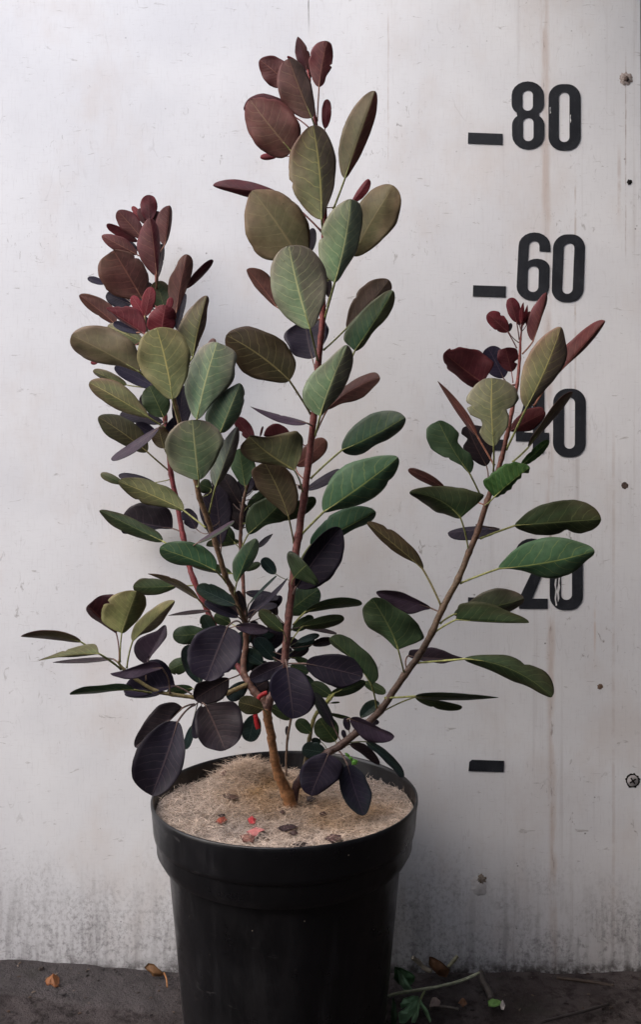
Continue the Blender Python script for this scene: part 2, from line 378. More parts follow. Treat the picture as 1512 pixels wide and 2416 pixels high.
# ------------------------------------------------------------------ pot
POT_D = .1665; POT = P3(673, 1207.5, POT_D); POT.z = 0
RIM_Z = CZ-.3008; R_ = .1415
def lathe(name, prof, mat, parent, n=128, sq=None):
    V, Fc = [], []
    for r, z in prof:
        for k in range(n):
            an = 2*math.pi*k/n; V.append((POT.x+r*math.cos(an), POT.y+r*math.sin(an), z))
    for j in range(len(prof)-1):
        for k in range(n): Fc.append((j*n+k, j*n+(k+1) % n, (j+1)*n+(k+1) % n, (j+1)*n+k))
    return link(name, mesh(name, V, Fc), mat, parent)
def mat_pot():
    q = N("black_plastic"); p = q.pos(); x, y, z = q.sep(p)
    c = q.mix(q.ramp(q.noise(p, 12, 4), .3, .7), lin((11, 11, 13)), lin((17, 17, 20)))
    dust = q.ramp(q.noise(q.scale(p, (1, 1, .35)), 30, 5, .7), .45, .75)
    c = q.mix(q.math('MULTIPLY', dust, .10), c, lin((80, 78, 80)))
    vo = q.n('ShaderNodeTexVoronoi'); q.l(p, vo.inputs['Vector']); vo.inputs['Scale'].default_value = 110
    sp = q.math('MULTIPLY', q.ramp(vo.outputs['Distance'], .06, .09, 1, 0), q.ramp(q.noise(p, 50, 2), .64, .68))
    c = q.mix(sp, c, lin((170, 160, 145)))
    ws = q.math('MULTIPLY', q.ramp(q.noise(q.scale(p, (55, 55, 5)), 1, 5, .6), .5, .72), q.ramp(q.noise(p, 9, 3), .4, .65))
    c = q.mix(q.math('MULTIPLY', ws, .14), c, lin((84, 84, 88)))
    scf = q.ramp(q.noise(q.scale(p, (30, 30, 160), (2, 5, 1)), 1, 4, .6, .8), .66, .72)
    c = q.mix(q.math('MULTIPLY', scf, .18), c, lin((96, 94, 94)))
    q.base(c, q.ramp(q.noise(p, 25, 5, .7), .3, .7, .26, .44), .34)
    q.bump(q.noise(q.scale(p, (1, 1, .15)), 60, 4, .6), .10, .002); return q.m
pot = empty("plant_pot", (POT.x, POT.y, 0)); tag(pot, "large round black plastic nursery pot with thick rim holding the shrub", "pot")
M_pot = mat_pot()
b0 = RIM_Z-.036
lathe("body", [(.0, .003), (.098, .003), (.102, .0), (.1042, .004), (.1050, .02), (.1258, b0-.004), (.1290, b0+.004)], M_pot, pot)
lathe("rim", [(.1285, b0+.002), (.1345, b0-.001), (.1380, b0+.001), (.1392, b0+.006), (.1408, RIM_Z-.008), (.1418, RIM_Z-.003), (.1416, RIM_Z), (.1406, RIM_Z+.0012), (.1394, RIM_Z+.0004), (.1388, RIM_Z-.003), (.1355, RIM_Z-.05), (.13, RIM_Z-.06)], M_pot, pot)

# ------------------------------------------------------------------ coir mat
def mat_h(x, y):
    dx, dy = x-POT.x, y-POT.y; r = math.hypot(dx, dy)/.137
    z = RIM_Z-.011-.010*max(0, dy/.137)-.004*(1-r*r)
    z += .011*max(0, -dy/.137)*r*.5
    q = P3(585, 1790, .075); g = math.exp(-((x-q.x)**2+(y-q.y-.0)**2)/.0011); z += .022*g
    q = P3(650, 1870, .13); z += .006*math.exp(-((x-q.x)**2+(y-q.y)**2)/.0012)
    z += .003*noise.noise(Vector((x*40, y*40, 1)))+.0015*noise.noise(Vector((x*120, y*120, 5)))
    return z
matt = empty("mulch_mat", (POT.x, POT.y, RIM_Z-.02)); tag(matt, "tan coconut fibre mulch mat covering the soil inside the black pot", "mulch mat")
def fcol(x, y, rng):
    dx, dy = x-POT.x, y-POT.y
    k = noise.noise(Vector((x*22, y*22, 9)))*.5+.5
    tan = np.array(lin((202, 186, 172))); gr = np.array(lin((184, 170, 160))); br = np.array(lin((158, 126, 88))); dk = np.array(lin((108, 82, 58)))
    c = tan*(1-k)+gr*k
    q = P3(640, 1850, .13); b = math.exp(-((x-q.x)**2+((y-q.y)*.8)**2)/.0028); b = max(b, .75*math.exp(-((x-POT.x-.055)**2+(y-POT.y+.02)**2)/.004))
    b = min(1, b*(.6+.8*noise.noise(Vector((x*30, y*30, 2)))+.35)); b = max(0, b)
    c = c*(1-b)+br*b
    if rng.random() < .12: c = c*.4+dk*.6
    return c*rng.uniform(.7, 1.25)
def build_mat():
    V, Fc, cols = [], [], []; nr, na = 26, 96; rng = random.Random(3)
    for i in range(nr+1):
        for k in range(na):
            r = .1368*i/nr; an = 2*math.pi*k/na; x, y = POT.x+r*math.cos(an), POT.y+r*math.sin(an)
            V.append((x, y, mat_h(x, y)-.002)); cols.append(fcol(x, y, rng)*.55)
    for i in range(nr):
        for k in range(na): Fc.append((i*na+k, i*na+(k+1) % na, (i+1)*na+(k+1) % na, (i+1)*na+k))
    me = mesh("mat_body", V, Fc); colattr(me, 'col', cols); link("mat_body", me, M_fibre, matt)
    V, Fc, cols = [], [], []
    q1 = P3(585, 1790, .075)
    for _ in range(16000):
        r = .136*math.sqrt(rng.random()); an = rng.random()*2*math.pi; x, y = POT.x+r*math.cos(an), POT.y+r*math.sin(an)
        if _ < 1500: x, y = rng.gauss(q1.x, .018), rng.gauss(q1.y-.008, .014)
        if math.hypot(x-POT.x, y-POT.y) > .136: continue
        z = mat_h(x, y); L = rng.uniform(.004, .013)*(1.5 if _ < 1500 else 1); up = rng.uniform(-.1, .75) if rng.random() < .8 else rng.uniform(.6, 1.6)
        d = Vector((rng.gauss(0, 1), rng.gauss(0, 1), 0)); d = d.normalized() if d.length > 0 else Vector((1, 0, 0))
        d.z = up; d.normalize(); s = d.cross(Vector((0, 0, 1))).normalized(); p = Vector((x, y, z-.001))
        bend = Vector((rng.gauss(0, .35), rng.gauss(0, .35), -rng.uniform(0, .5)))
        pts = [p+d*(L*t)+bend*(L*t*t) for t in (0, .35, .7, 1)]
        if math.hypot(pts[-1].x-POT.x, pts[-1].y-POT.y) > .1372: continue
        rr = rng.uniform(.00012, .00026); n0 = len(V)
        tube_geo(pts, [rr, rr, rr*.8, rr*.4], 3, V, Fc, False)
        c = fcol(x, y, rng)*rng.uniform(.85, 1.35); cols += [c]*(len(V)-n0)
    me = mesh("fibres", V, Fc); colattr(me, 'col', cols); o = link("fibres", me, M_fibre, matt); o['kind'] = 'stuff'
build_mat()

# ------------------------------------------------------------------ leaf material and palette
def mat_leaf():
    q = N("smoke_bush_leaf"); p = q.pos()
    uv = q.n('ShaderNodeUVMap').outputs[0]; t, v0, _ = q.sep(uv)
    v = q.math('ABSOLUTE', q.math('SUBTRACT', q.math('MULTIPLY', v0, 2.0), 1.0))
    side = q.math('GREATER_THAN', v0, .5)
    nz = q.math('MULTIPLY', q.math('SUBTRACT', q.noise(p, 45, 3), .5), 1.3)
    s = q.math('MULTIPLY', q.math('SUBTRACT', t, q.math('ADD', q.math('MULTIPLY', v, .16), q.math('MULTIPLY', q.math('MULTIPLY', v, v), .07))), q.n('ShaderNodeAttribute', attribute_name='vn').outputs['Fac'])
    s = q.math('ADD', q.math('ADD', s, nz), q.math('MULTIPLY', side, .43))
    f = q.math('ABSOLUTE', q.math('SUBTRACT', q.math('FRACT', s), .5))
    wide = q.math('ADD', .035, q.math('MULTIPLY', q.math('SUBTRACT', 1.0, v), .045))
    sec = q.math('SUBTRACT', 1.0, q.math('DIVIDE', f, wide), clamp=True)
    sec = q.math('MULTIPLY', sec, q.ramp(v, .75, .97, 1, 0))
    mid = q.ramp(q.math('MULTIPLY', v, q.math('ADD', .75, t)), .022, .055, 1, 0)
    ve = q.math('MAXIMUM', q.math('MULTIPLY', sec, .66), mid)
    mott = q.mix(q.ramp(q.noise(p, 120, 5, .65), .25, .75), (.80, .80, .80), (1.16, 1.14, 1.12))
    mott2 = q.mix(q.ramp(q.noise(q.scale(p, (1, 1, 1), (3, 3, 3)), 45, 4, .6), .3, .7), (.88, .92, .88), (1.10, 1.04, 1.06))
    c = q.mix(1.0, q.mix(1.0, q.attr('col'), mott, 'MULTIPLY'), mott2, 'MULTIPLY')
    c = q.mix(q.math('MULTIPLY', ve, .75), c, q.attr('vein'))
    bl = q.ramp(q.noise(q.scale(p, (1, 1, 1), (7, 7, 7)), 260, 3, .7), .68, .74)
    c = q.mix(q.math('MULTIPLY', bl, .55), c, (.03, .022, .014))
    q.base(c, q.ramp(q.noise(p, 90, 3), .3, .7, .45, .62), .22)
    cell = q.math('ADD', q.math('MULTIPLY', ve, -1.0), q.math('MULTIPLY', q.noise(p, 330, 3, .6), .35))
    puff = q.math('MULTIPLY', q.math('MULTIPLY', f, q.math('SUBTRACT', 1.0, v)), 1.6)
    tr = q.n('ShaderNodeBsdfTranslucent'); q.l(c, tr.inputs[0]); mx_ = q.n('ShaderNodeMixShader'); mx_.inputs[0].default_value = .22
    q.l(q.b.outputs[0], mx_.inputs[1]); q.l(tr.outputs[0], mx_.inputs[2]); q.l(mx_.outputs[0], q.out.inputs[0])
    q.bump(q.math('ADD', q.math('MULTIPLY', cell, -.5), q.math('MULTIPLY', puff, .55)), .30, .0010)
    return q.m
M_leaf = mat_leaf()
M_stem = mat_vcol("stem_bark", .55, .3, 260, .5, .6, .0012)

# col: (centre, margin/tip, vein, reverse)
PAL = {
 'G':  ((104, 128, 100), (122, 114, 106), (176, 178, 128), (44, 36, 46)),
 'G2': ((62, 90, 68), (74, 90, 74), (128, 138, 78), (44, 36, 46)),
 'G3': ((52, 80, 46), (58, 82, 50), (116, 130, 70), (40, 50, 34)),
 'GO': ((102, 110, 82), (112, 88, 80), (166, 156, 98), (48, 38, 44)),
 'O':  ((96, 95, 72), (98, 69, 65), (124, 112, 80), (48, 38, 44)),
 'OB': ((92, 70, 63), (96, 60, 60), (124, 98, 76), (48, 38, 44)),
 'GL': ((122, 128, 86), (120, 108, 84), (164, 160, 108), (48, 38, 44)),
 'DO': ((60, 57, 42), (64, 49, 40), (118, 108, 70), (40, 34, 40)),
 'RB': ((82, 54, 52), (90, 48, 52), (128, 84, 70), (62, 34, 40)),
 'R':  ((98, 44, 50), (112, 46, 54), (150, 84, 84), (96, 44, 48)),
 'DR': ((58, 28, 32), (66, 30, 35), (96, 54, 50), (60, 32, 36)),
 'P':  ((40, 37, 48), (36, 33, 43), (78, 66, 72), (50, 58, 44)),
 'PB': ((40, 37, 52), (38, 34, 47), (70, 60, 74), (52, 56, 46)),
 'PM': ((66, 56, 68), (60, 48, 58), (84, 72, 80), (52, 56, 46)),
 'DP': ((43, 37, 41), (39, 33, 37), (80, 62, 60), (48, 54, 42)),
 'DG': ((52, 68, 48), (58, 64, 48), (96, 104, 64), (42, 36, 44)),
 'T':  ((36, 52, 50), (36, 46, 46), (70, 86, 80), (40, 44, 44)),
 'M':  ((94, 84, 80), (102, 84, 80), (134, 116, 96), (50, 42, 50)),
 'GM': ((98, 108, 98), (104, 100, 98), (140, 140, 112), (50, 42, 50)),
}
GAIN = 1.0
for _k, (_c0, _c1, _v, _b) in list(PAL.items()):
    def _sat(c, f=1.17):
        m = sum(c)/3; return tuple(max(4, min(250, m+(x-m)*f)) for x in c)
    PAL[_k] = (_sat(_c0), _sat(_c1), _v, _b)
UPPER = {'P', 'PB', 'PM', 'DP', 'T'}

# ------------------------------------------------------------------ stems: picture path (crop, x, y, depth cm), radii mm
STEMS = {
 'trunk': ([('j', 392, 1700, 16.6), ('j', 350, 1560, 16.8), ('j', 275, 1400, 17.2), ('j', 235, 1250, 17.6), ('j', 205, 1050, 17.9), ('j', 172, 880, 18), ('j', 165, 780, 18)],
           [7.4, 6.6, 5.4, 4.8, 4.4, 4.6, 5.0], (138, 98, 66), (118, 84, 58), 'trunk'),
 'C': ([('j', 165, 800, 18), ('j', 200, 690, 18), ('j', 262, 560, 17.8), ('j', 318, 390, 17.6), ('j', 340, 200, 17.4), ('i', 840, 330, 17.3), ('i', 865, 120, 17.2), ('e', 690, 1100, 17.2), ('e', 715, 930, 17.1), ('e', 755, 660, 17), ('e', 785, 420, 17), ('e', 820, 120, 17), ('b', 850, 800, 17), ('b', 872, 600, 17), ('b', 882, 430, 17), ('a', 893, 1300, 17), ('a', 880, 1000, 16.8), ('a', 850, 760, 16.6), ('a', 832, 640, 16.5), ('a', 805, 440, 16.3), ('a', 780, 290, 16)],
       [4.8, 4.5, 4.3, 4.1, 4.0, 4.0, 4.0, 4.2, 4.1, 3.9, 3.6, 3.5, 3.4, 3.3, 3.2, 2.9, 2.6, 2.3, 2.0, 1.5, .9], (88, 66, 60), (120, 46, 44), 'branch'),
 'L': ([('j', 160, 790, 18), ('i', 655, 905, 17.6), ('i', 600, 850, 17.2), ('i', 560, 780, 16.8), ('i', 532, 720, 16.4), ('i', 530, 640, 16), ('i', 545, 550, 15.8), ('i', 546, 470, 15.8), ('i', 540, 375, 16)],
       [4.6, 4.3, 4.0, 3.7, 3.4, 3.2, 3.0, 2.9, 2.9], (84, 62, 54), (112, 80, 66), 'branch'),
 'B': ([('i', 540, 380, 16), ('i', 510, 300, 16.6), ('i', 450, 150, 17.4), ('d', 1160, 1380, 18), ('d', 1095, 1160, 18.8), ('d', 1040, 1000, 19.4), ('d', 985, 850, 20), ('d', 958, 720, 20.4), ('d', 900, 500, 21), ('d', 855, 360, 21), ('d', 822, 230, 21), ('d', 790, 100, 21), ('c', 760, 1320, 20), ('c', 690, 1150, 19), ('c', 620, 1020, 18.4), ('c', 610, 930, 18)],
       [3.2, 3.1, 3.0, 2.9, 2.9, 2.8, 2.8, 2.7, 2.5, 2.5, 2.4, 2.2, 2.0, 1.8, 1.4, .9], (104, 84, 66), (112, 92, 58), 'branch'),
 'F': ([('i', 545, 390, 15.8), ('i', 542, 330, 15.4), ('e', 348, 1440, 15), ('e', 335, 1200, 14.4), ('e', 320, 980, 14), ('e', 328, 780, 13.6), ('e', 350, 640, 13.4), ('e', 368, 570, 13.4), ('e', 360, 540, 13.4)],
       [2.6, 2.3, 2.2, 2.1, 2.1, 2.0, 1.9, 1.7, 1.0], (104, 66, 60), (92, 72, 56), 'branch'),
 'A': ([('i', 560, 790, 16.6), ('i', 470, 640, 15), ('i', 390, 500, 13.5), ('i', 320, 380, 12.4), ('d', 945, 1410, 11.4), ('d', 915, 1310, 10.8), ('d', 872, 1110, 9.8), ('d', 830, 880, 9), ('d', 790, 690, 8.4), ('d', 768, 480, 7.8), ('d', 748, 300, 7.2), ('d', 728, 100, 6.8), ('c', 715, 1300, 6.6), ('c', 700, 1000, 6.4), ('c', 690, 800, 6.4), ('c', 688, 640, 6.4), ('c', 660, 430, 6), ('c', 625, 280, 5.6)],
       [3.4, 3.3, 3.3, 3.2, 3.2, 3.1, 3.1, 3.0, 2.9, 2.8, 2.7, 2.6, 2.5, 2.4, 2.3, 2.1, 1.6, .8], (100, 44, 46), (124, 62, 50), 'branch'),
 'D': ([('j', 405, 1640, 16.4), ('j', 440, 1480, 16.4), ('j', 560, 1320, 17.4), ('j', 720, 1190, 18), ('j', 830, 1125, 18.2), ('j', 990, 995, 18.4), ('j', 1200, 800, 18.6), ('j', 1420, 480, 18.8), ('g', 500, 1270, 18.9), ('g', 590, 1110, 19), ('g', 665, 940, 19), ('g', 770, 745, 19), ('g', 845, 560, 19), ('g', 905, 415, 19), ('g', 970, 210, 19), ('f', 735, 1400, 19), ('f', 785, 1240, 19), ('f', 820, 1090, 19), ('f', 855, 920, 19), ('f', 890, 740, 18.8), ('f', 908, 560, 18.6), ('f', 914, 430, 18.5), ('f', 925, 330, 18.4)],
       [4.6, 4.4, 4.1, 3.9, 3.9, 3.8, 3.7, 3.5, 3.5, 3.4, 3.3, 3.2, 3.1, 3.0, 2.9, 2.7, 2.5, 2.3, 2.1, 1.8, 1.5, 1.1, .7], (66, 48, 50), (106, 44, 42), 'branch'),
 'E': ([('i', 560, 800, 17), ('i', 420, 860, 18.5), ('h', 1430, 900, 19.6), ('h', 1320, 890, 20.3), ('h', 1180, 872, 20.8), ('h', 1060, 845, 21.2), ('h', 930, 768, 21.6), ('h', 845, 700, 21.8), ('h', 800, 645, 22)],
       [2.6, 2.3, 2.2, 2.1, 2.0, 1.9, 1.7, 1.6, 1.0], (128, 112, 80), (112, 104, 72), 'branch'),
 'G': ([('j', 470, 1470, 15.6), ('j', 520, 1250, 15.4), ('j', 552, 1060, 15.4), ('j', 585, 900, 15.4), ('j', 625, 820, 15.5), ('j', 690, 750, 15.6), ('j', 745, 690, 15.7), ('j', 775, 650, 15.7)],
       [2.2, 2.2, 2.2, 2.1, 2.0, 2.2, 2.0, 1.2], (74, 56, 48), (128, 130, 70), 'branch'),
 'H': ([('j', 342, 1400, 13.4), ('j', 340, 1250, 13.4), ('j', 352, 1060, 13.4), ('j', 383, 880, 13.4), ('j', 392, 820, 13.4)],
       [1.0, 1.3, 1.4, 1.3, 1.0], (96, 78, 66), (104, 84, 70), 'branch'),
}
plant = empty("smoke_bush", P3(*cv('j', 392, 1700), .166)); tag(plant, "purple and green leaved smoke bush shrub growing in the black pot", "shrub")
STP = {}
MIDC = {'C': (104, 58, 53), 'D': (84, 68, 52), 'B': (100, 78, 60), 'A': (108, 42, 46)}
for key, (path, rad, c0, c1, nm) in STEMS.items():
    pp = []
    for (c, x, y, d) in path: px, py = cv(c, x, y); pp.append((px, py, d/100))
    sp = catmull(pp, 6); rs = [float(r[0]) for r in catmull([(r,) for r in rad], 6)]
    STP[key] = sp
    if key == 'trunk': pass
    pts = [P3(*p) for p in sp]; m = len(pts)
    for i in range(m):
        rs[i] = rs[i]/1000*(1+.05*noise.noise(Vector((i*.9, len(key)*3.1, ord(key[0])))))
        if i % 6 == 0 and 0 < i < m-1: rs[i] *= 1.20
        pts[i] = pts[i]+Vector((noise.noise(Vector((i*.5, 1, ord(key[0])))), noise.noise(Vector((i*.5, 7, ord(key[0])))), 0))*rs[i]*.2
    V, Fc = tube_geo(pts, rs, 12)
    me = mesh(nm, V, Fc); A0, A1 = np.array(lin(c0)), np.array(lin(c1)); Am = np.array(lin(MIDC[key])) if key in MIDC else (A0+A1)/2; cols = []
    for i in range(m):
        t = i/(m-1); ca = A0*(1-2*t)+Am*2*t if t < .5 else Am*(2-2*t)+A1*(2*t-1)
        for k in range(12): cols.append(ca*(1+.18*noise.noise(Vector((i*.7, k*.6, ord(key[0]))))))
    colattr(me, 'col', cols); link(nm, me, M_stem, plant)
def near_stem(px, py, keys=None):
    best = None
    for k, sp in STP.items():
        if keys and k not in keys: continue
        for p in sp:
            dd = (p[0]-px)**2+(p[1]-py)**2
            if best is None or dd < best[0]: best = (dd, p)
    return best[1]

# ------------------------------------------------------------------ leaves
# crop, base x,y, tip x,y, width right/left of the midrib (walking from base to tip), colour, depth cm, tip lean (+ to the camera), options
LV = []
def lf(*a, **k): LV.append((a, k))
# --- middle stem, top
lf('a',775,290,712,62,45,52,'DR',16,.2,b=.8,rc='RB')
lf('a',762,292,640,196,14,16,'R',15,0)
lf('a',858,405,912,92,72,88,'RB',17,.3,at=('a',845,640),nt=[(.62,1,.10,.05)],R=[(895,380),(905,330),(945,280),(953,170),(940,105)],L=[(805,330),(785,230),(795,170),(830,120)])
lf('a',640,385,450,222,82,88,'RB',17,.4,R=[(625,235),(560,195),(500,197)],L=[(570,418),(510,390),(465,330),(443,260)])
lf('a',808,615,650,212,104,104,'OB',18.3,.4,rc='M',k='RB',R=[(828,520),(800,370),(755,270),(700,220)],L=[(720,605),(650,560),(590,480),(570,370),(590,270),(620,230)])
lf('a',690,610,342,545,125,50,'DR',15,.2,at=('a',790,685))
lf('a',672,850,385,492,160,150,'OB',18.6,.4,k='RB',R=[(740,690),(680,580),(600,500),(520,475),(440,478)],L=[(645,900),(560,885),(450,830),(375,720),(352,600),(358,540)])
lf('a',876,1312,815,668,150,182,'GO',20,.5,rc='M',at=('a',885,1400),R=[(905,1230),(955,1110),(975,980),(965,850),(920,740),(865,680)],L=[(780,1265),(700,1170),(655,1050),(643,930),(670,810),(740,715)])
lf('a',570,880,455,886,25,22,'R',15,0)
lf('a',898,690,911,490,36,32,'R',15.4,.2,k='RB',at=('a',885,800))
lf('a',1035,1030,1240,433,72,118,'O',17,.3,rc='R',at=('a',955,1240),k='GO',R=[(1090,960),(1150,860),(1210,720),(1250,590),(1257,480)],L=[(1000,950),(988,870),(1010,720),(1070,580),(1150,480),(1200,440)])
lf('a',570,1130,132,1078,48,48,'DR',15,.2,b=.85,k='RB',at=('a',880,1400),R=[(500,1090),(400,1055),(300,1037),(220,1040)],L=[(500,1180),(380,1163),(260,1125)])
lf('a',735,1600,400,1115,200,170,'O',18.6,.5,k='GO',bend=12,R=[(790,1480),(780,1330),(720,1220),(620,1140),(510,1108),(450,1112)],L=[(620,1590),(540,1612),(420,1540),(355,1420),(340,1280),(365,1180)])
lf('a',800,1530,815,1370,32,30,'P',13,0)
lf('a',965,1742,1075,1172,110,160,'G',20,.4,rc='GM',at=('b',895,480),R=[(1040,1640),(1110,1540),(1145,1400),(1158,1280),(1130,1200)],L=[(870,1640),(848,1540),(855,1430),(900,1310),(980,1210),(1040,1178)])
lf('a',1090,1560,1370,1082,158,140,'O',16.5,.4,k='GO',R=[(1225,1510),(1300,1440),(1390,1340),(1423,1210),(1410,1120)],L=[(1060,1400),(1110,1230),(1200,1120),(1290,1078)])
lf('a',1085,1190,1198,1036,42,22,'R',14,0)
lf('b',797,545,650,-22,188,190,'G',22,.5,rc='M',at=('b',850,770),R=[(860,450),(905,330),(917,220),(890,110),(830,20),(760,-25),(700,-30)],L=[(700,510),(610,440),(545,350),(526,220),(535,110),(570,40)])
lf('b',565,395,364,140,62,38,'RB',16,.3,k='O',R=[(525,185),(470,145),(410,132)],L=[(500,345),(420,265),(385,205)])
lf('b',925,330,915,185,25,30,'DP',14.5,0)
lf('b',1048,540,1335,212,92,92,'M',14.6,.3,at=('b',890,690),k='O',R=[(1200,470),(1300,370),(1355,280)],L=[(1048,480),(1075,370),(1130,280),(1210,215),(1290,198)])
lf('b',1103,695,1362,285,58,108,'G2',17.2,.4,rc='O',k='GO',at=('b',985,1000),R=[(1170,660),(1230,560),(1310,490),(1360,410),(1375,330)],L=[(1005,680),(1025,580),(1090,485),(1170,400),(1260,325)])
lf('b',812,748,765,470,150,125,'P',13,-.2,at=('b',830,825),R=[(870,700),(915,600),(925,540),(900,480),(850,470)],L=[(740,735),(680,718),(640,650),(605,600),(650,550),(710,525)])
lf('b',655,900,222,590,135,140,'DO',19,.5,bend=22,at=('b',800,1130),R=[(680,840),(690,770),(650,680),(580,600),(490,570),(400,533),(300,550)],L=[(540,912),(420,890),(330,840),(285,770),(220,690)])
lf('b',866,1142,1050,658,78,150,'G',21,.4,rc='M',k='GM',at=('b',832,1275),bend=-10,R=[(920,1085),(1000,1000),(1055,900),(1085,820),(1090,720)],L=[(800,1100),(755,1050),(743,980),(770,900),(830,830),(920,760),(1000,685)])
lf('b',915,1095,1275,880,60,58,'RB',16,.3,bend=-28,at=('b',818,1310),k='O',L=[(950,1020),(1020,950),(1090,900),(1170,860),(1240,847)],R=[(960,1085),(1010,1055),(1080,1050),(1160,1020),(1230,950)])
lf('b',1015,1375,1446,1150,48,112,'G2',18,.3,bend=12,at=('e',800,530),k='GM',L=[(1025,1300),(1070,1230),(1130,1175),(1230,1115),(1340,1100),(1420,1120)],R=[(1120,1410),(1180,1390),(1240,1335),(1330,1305),(1420,1235)])
lf('e',890,758,1398,385,86,142,'G2',19,.4,at=('e',740,910),bend=10,L=[(880,660),(935,530),(1010,450),(1100,410),(1240,378),(1340,370)],R=[(980,740),(1080,725),(1180,690),(1270,640),(1340,550),(1390,470)])
lf('e',800,985,1244,755,70,72,'G2',16,.3,at=('e',720,1110),L=[(820,900),(880,840),(940,770),(1050,728),(1150,715),(1220,735)],R=[(930,960),(1030,918),(1090,875),(1170,850),(1230,810)])
lf('e',700,1272,1005,868,152,70,'P',20,.5,bend=-12,at=('e',680,1320),L=[(730,1110),(780,1010),(860,920),(930,868)],R=[(800,1290),(870,1270),(950,1200),(1020,1080),(1040,990),(1025,910)])
lf('e',686,1206,775,1118,160,150,'DG',22,.8,rc='DG',k='DP',a=1.1)
lf('e',690,475,380,240,180,70,'GO',20,.4,k='DO',at=('e',745,630),bend=-16,R=[(730,420),(770,310),(750,240),(715,200),(620,215),(500,245),(440,238)],L=[(600,440),(480,425),(380,410),(335,360),(325,300)])
lf('e',648,785,480,415,95,92,'DO',18.6,.4,at=('e',685,970),k='O',R=[(700,730),(712,650),(690,520),(600,440)],L=[(590,740),(520,690),(440,610),(395,510),(390,450)])
lf('e',375,908,625,665,100,85,'DG',15.4,.3,at=('e',330,1000),L=[(350,850),(360,760),(420,690),(520,650)],R=[(430,895),(500,840),(600,830),(660,800)])
lf('e',530,790,832,662,60,48,'DG',13.6,.2,bend=20)
lf('e',700,440,902,262,66,66,'RB',13,.2,k='O')
lf('e',770,605,1000,468,42,26,'P',13,.1)
lf('e',715,580,790,600,26,22,'P',13,.1)
lf('e',772,150,388,38,18,34,'PM',18.4,.3,bend=-14,b=1.0)
lf('e',668,262,480,235,92,12,'DR',12,.1)
lf('e',455,245,474,172,8,8,'DR',12,0)
lf('e',405,270,285,118,52,42,'DR',11.4,.2,nt=[(.5,1,.35,.08)])
lf('e',640,1450,855,1285,92,92,'DG',14,.2,k='T')
lf('e',765,1440,1152,1385,32,40,'DG',18,.3,bend=-26,at=('e',680,1530),k='G2')
lf('i',935,405,1218,348,40,46,'DG',17,.3,at=('i',850,520))
lf('i',800,437,638,298,50,46,'DG',20,.4,at=('i',815,515),k='DO')
lf('i',958,660,1346,748,98,100,'P',23,.5,at=('i',830,660),L=[(990,620),(1070,600),(1170,593),(1270,615),(1320,670)],R=[(980,720),(1040,770),(1110,805),(1200,835),(1290,795)])
lf('i',828,685,872,1036,152,150,'P',25,.6,at=('i',815,640),rc='PB',R=[(740,720),(705,790),(715,870),(750,940),(810,1010)],L=[(930,720),(985,790),(1015,870),(1020,940),(980,990)])
lf('i',800,665,575,770,62,58,'P',24,.4,rc='DP')
lf('i',742,632,612,490,60,52,'T',15,.2,at=('i',780,690))
lf('i',610,560,492,716,62,62,'T',15,.3)
lf('i',420,408,272,776,160,158,'P',26.5,.6,k='PB',at=('i',520,400),R=[(300,410),(200,460),(145,560),(150,660),(200,750)],L=[(480,430),(522,510),(515,610),(450,700),(360,765)])
lf('i',235,792,140,535,58,74,'T',21,.2,k='DP')
lf('i',275,450,46,465,66,66,'DG',18,.3,k='T')
lf('i',430,765,195,905,82,92,'DP',24,.4,at=('i',500,735),R=[(300,770),(215,790),(190,840)],L=[(430,790),(430,850),(380,910),(290,945)])
lf('i',270,946,405,1252,140,172,'DP',25.4,.6,at=('i',210,935),k='P',R=[(225,960),(200,1050),(205,1150),(260,1230),(330,1252)],L=[(380,930),(460,915),(510,980),(528,1080),(510,1160),(460,1220)])
lf('i',610,1010,562,1192,66,66,'T',15.4,.3)
lf('i',662,972,496,925,62,66,'DO',21,.3,k='DG')
lf('i',715,960,862,1030,45,58,'DG',12.4,.2)
lf('i',555,790,420,900,50,58,'T',17,.3,k='P')
lf('i',240,948,195,1172,40,40,'P',20,.2)
lf('h',1212,1058,1035,1562,170,172,'P',27.5,.5,k='DP',at=('h',1330,942),R=[(1110,1060),(1010,1140),(930,1240),(893,1360),(905,1470)],L=[(1250,1150),(1265,1260),(1240,1400),(1150,1520)])
lf('h',1248,962,920,1230,100,95,'DP',24,.4,at=('h',1325,938),R=[(1230,930),(1170,917),(1080,940),(1000,1040),(930,1150)],L=[(1150,1060),(1050,1150),(970,1230)])
lf('h',1310,1085,1265,1245,26,30,'T',19,.2)
# --- low left branch
lf('h',792,452,598,262,112,66,'DR',20.6,.3,k='DP',at=('h',812,650),R=[(830,300),(800,190),(720,183),(640,210)],L=[(740,420),(680,380),(620,345),(585,290)])
lf('h',830,452,930,166,116,142,'GL',23,.4,at=('h',820,650),k='GO2',L=[(740,410),(695,370),(687,310),(720,230),(790,185),(860,165)],R=[(895,405),(960,345),(995,270),(1000,220),(975,180)])
lf('h',905,508,1192,232,58,58,'GL',22.4,.3,rc='M',at=('h',865,690),bend=-8,k='GO',L=[(897,460),(920,390),(980,330),(1060,270),(1120,237)],R=[(960,460),(1030,445),(1100,390),(1150,310)])
lf('h',1000,668,1128,398,62,98,'PM',22,.4,at=('h',998,775),k='P',L=[(930,620),(915,560),(930,500),(1000,460),(1070,440)],R=[(1030,610),(1090,540),(1140,480),(1138,430)])
lf('h',550,512,140,474,40,24,'O',22.6,.2,bend=22,at=('h',815,690),b=.7)
lf('h',672,592,265,640,70,14,'GO',24,.2,a=.45,b=1.1,k='DO',at=('h',825,700),bend=10,R=[(690,560),(640,522),(560,535),(450,565),(350,605)],L=[(600,605),(500,618),(400,605)])
lf('h',768,628,358,652,22,12,'DP',20,.1,b=.8)
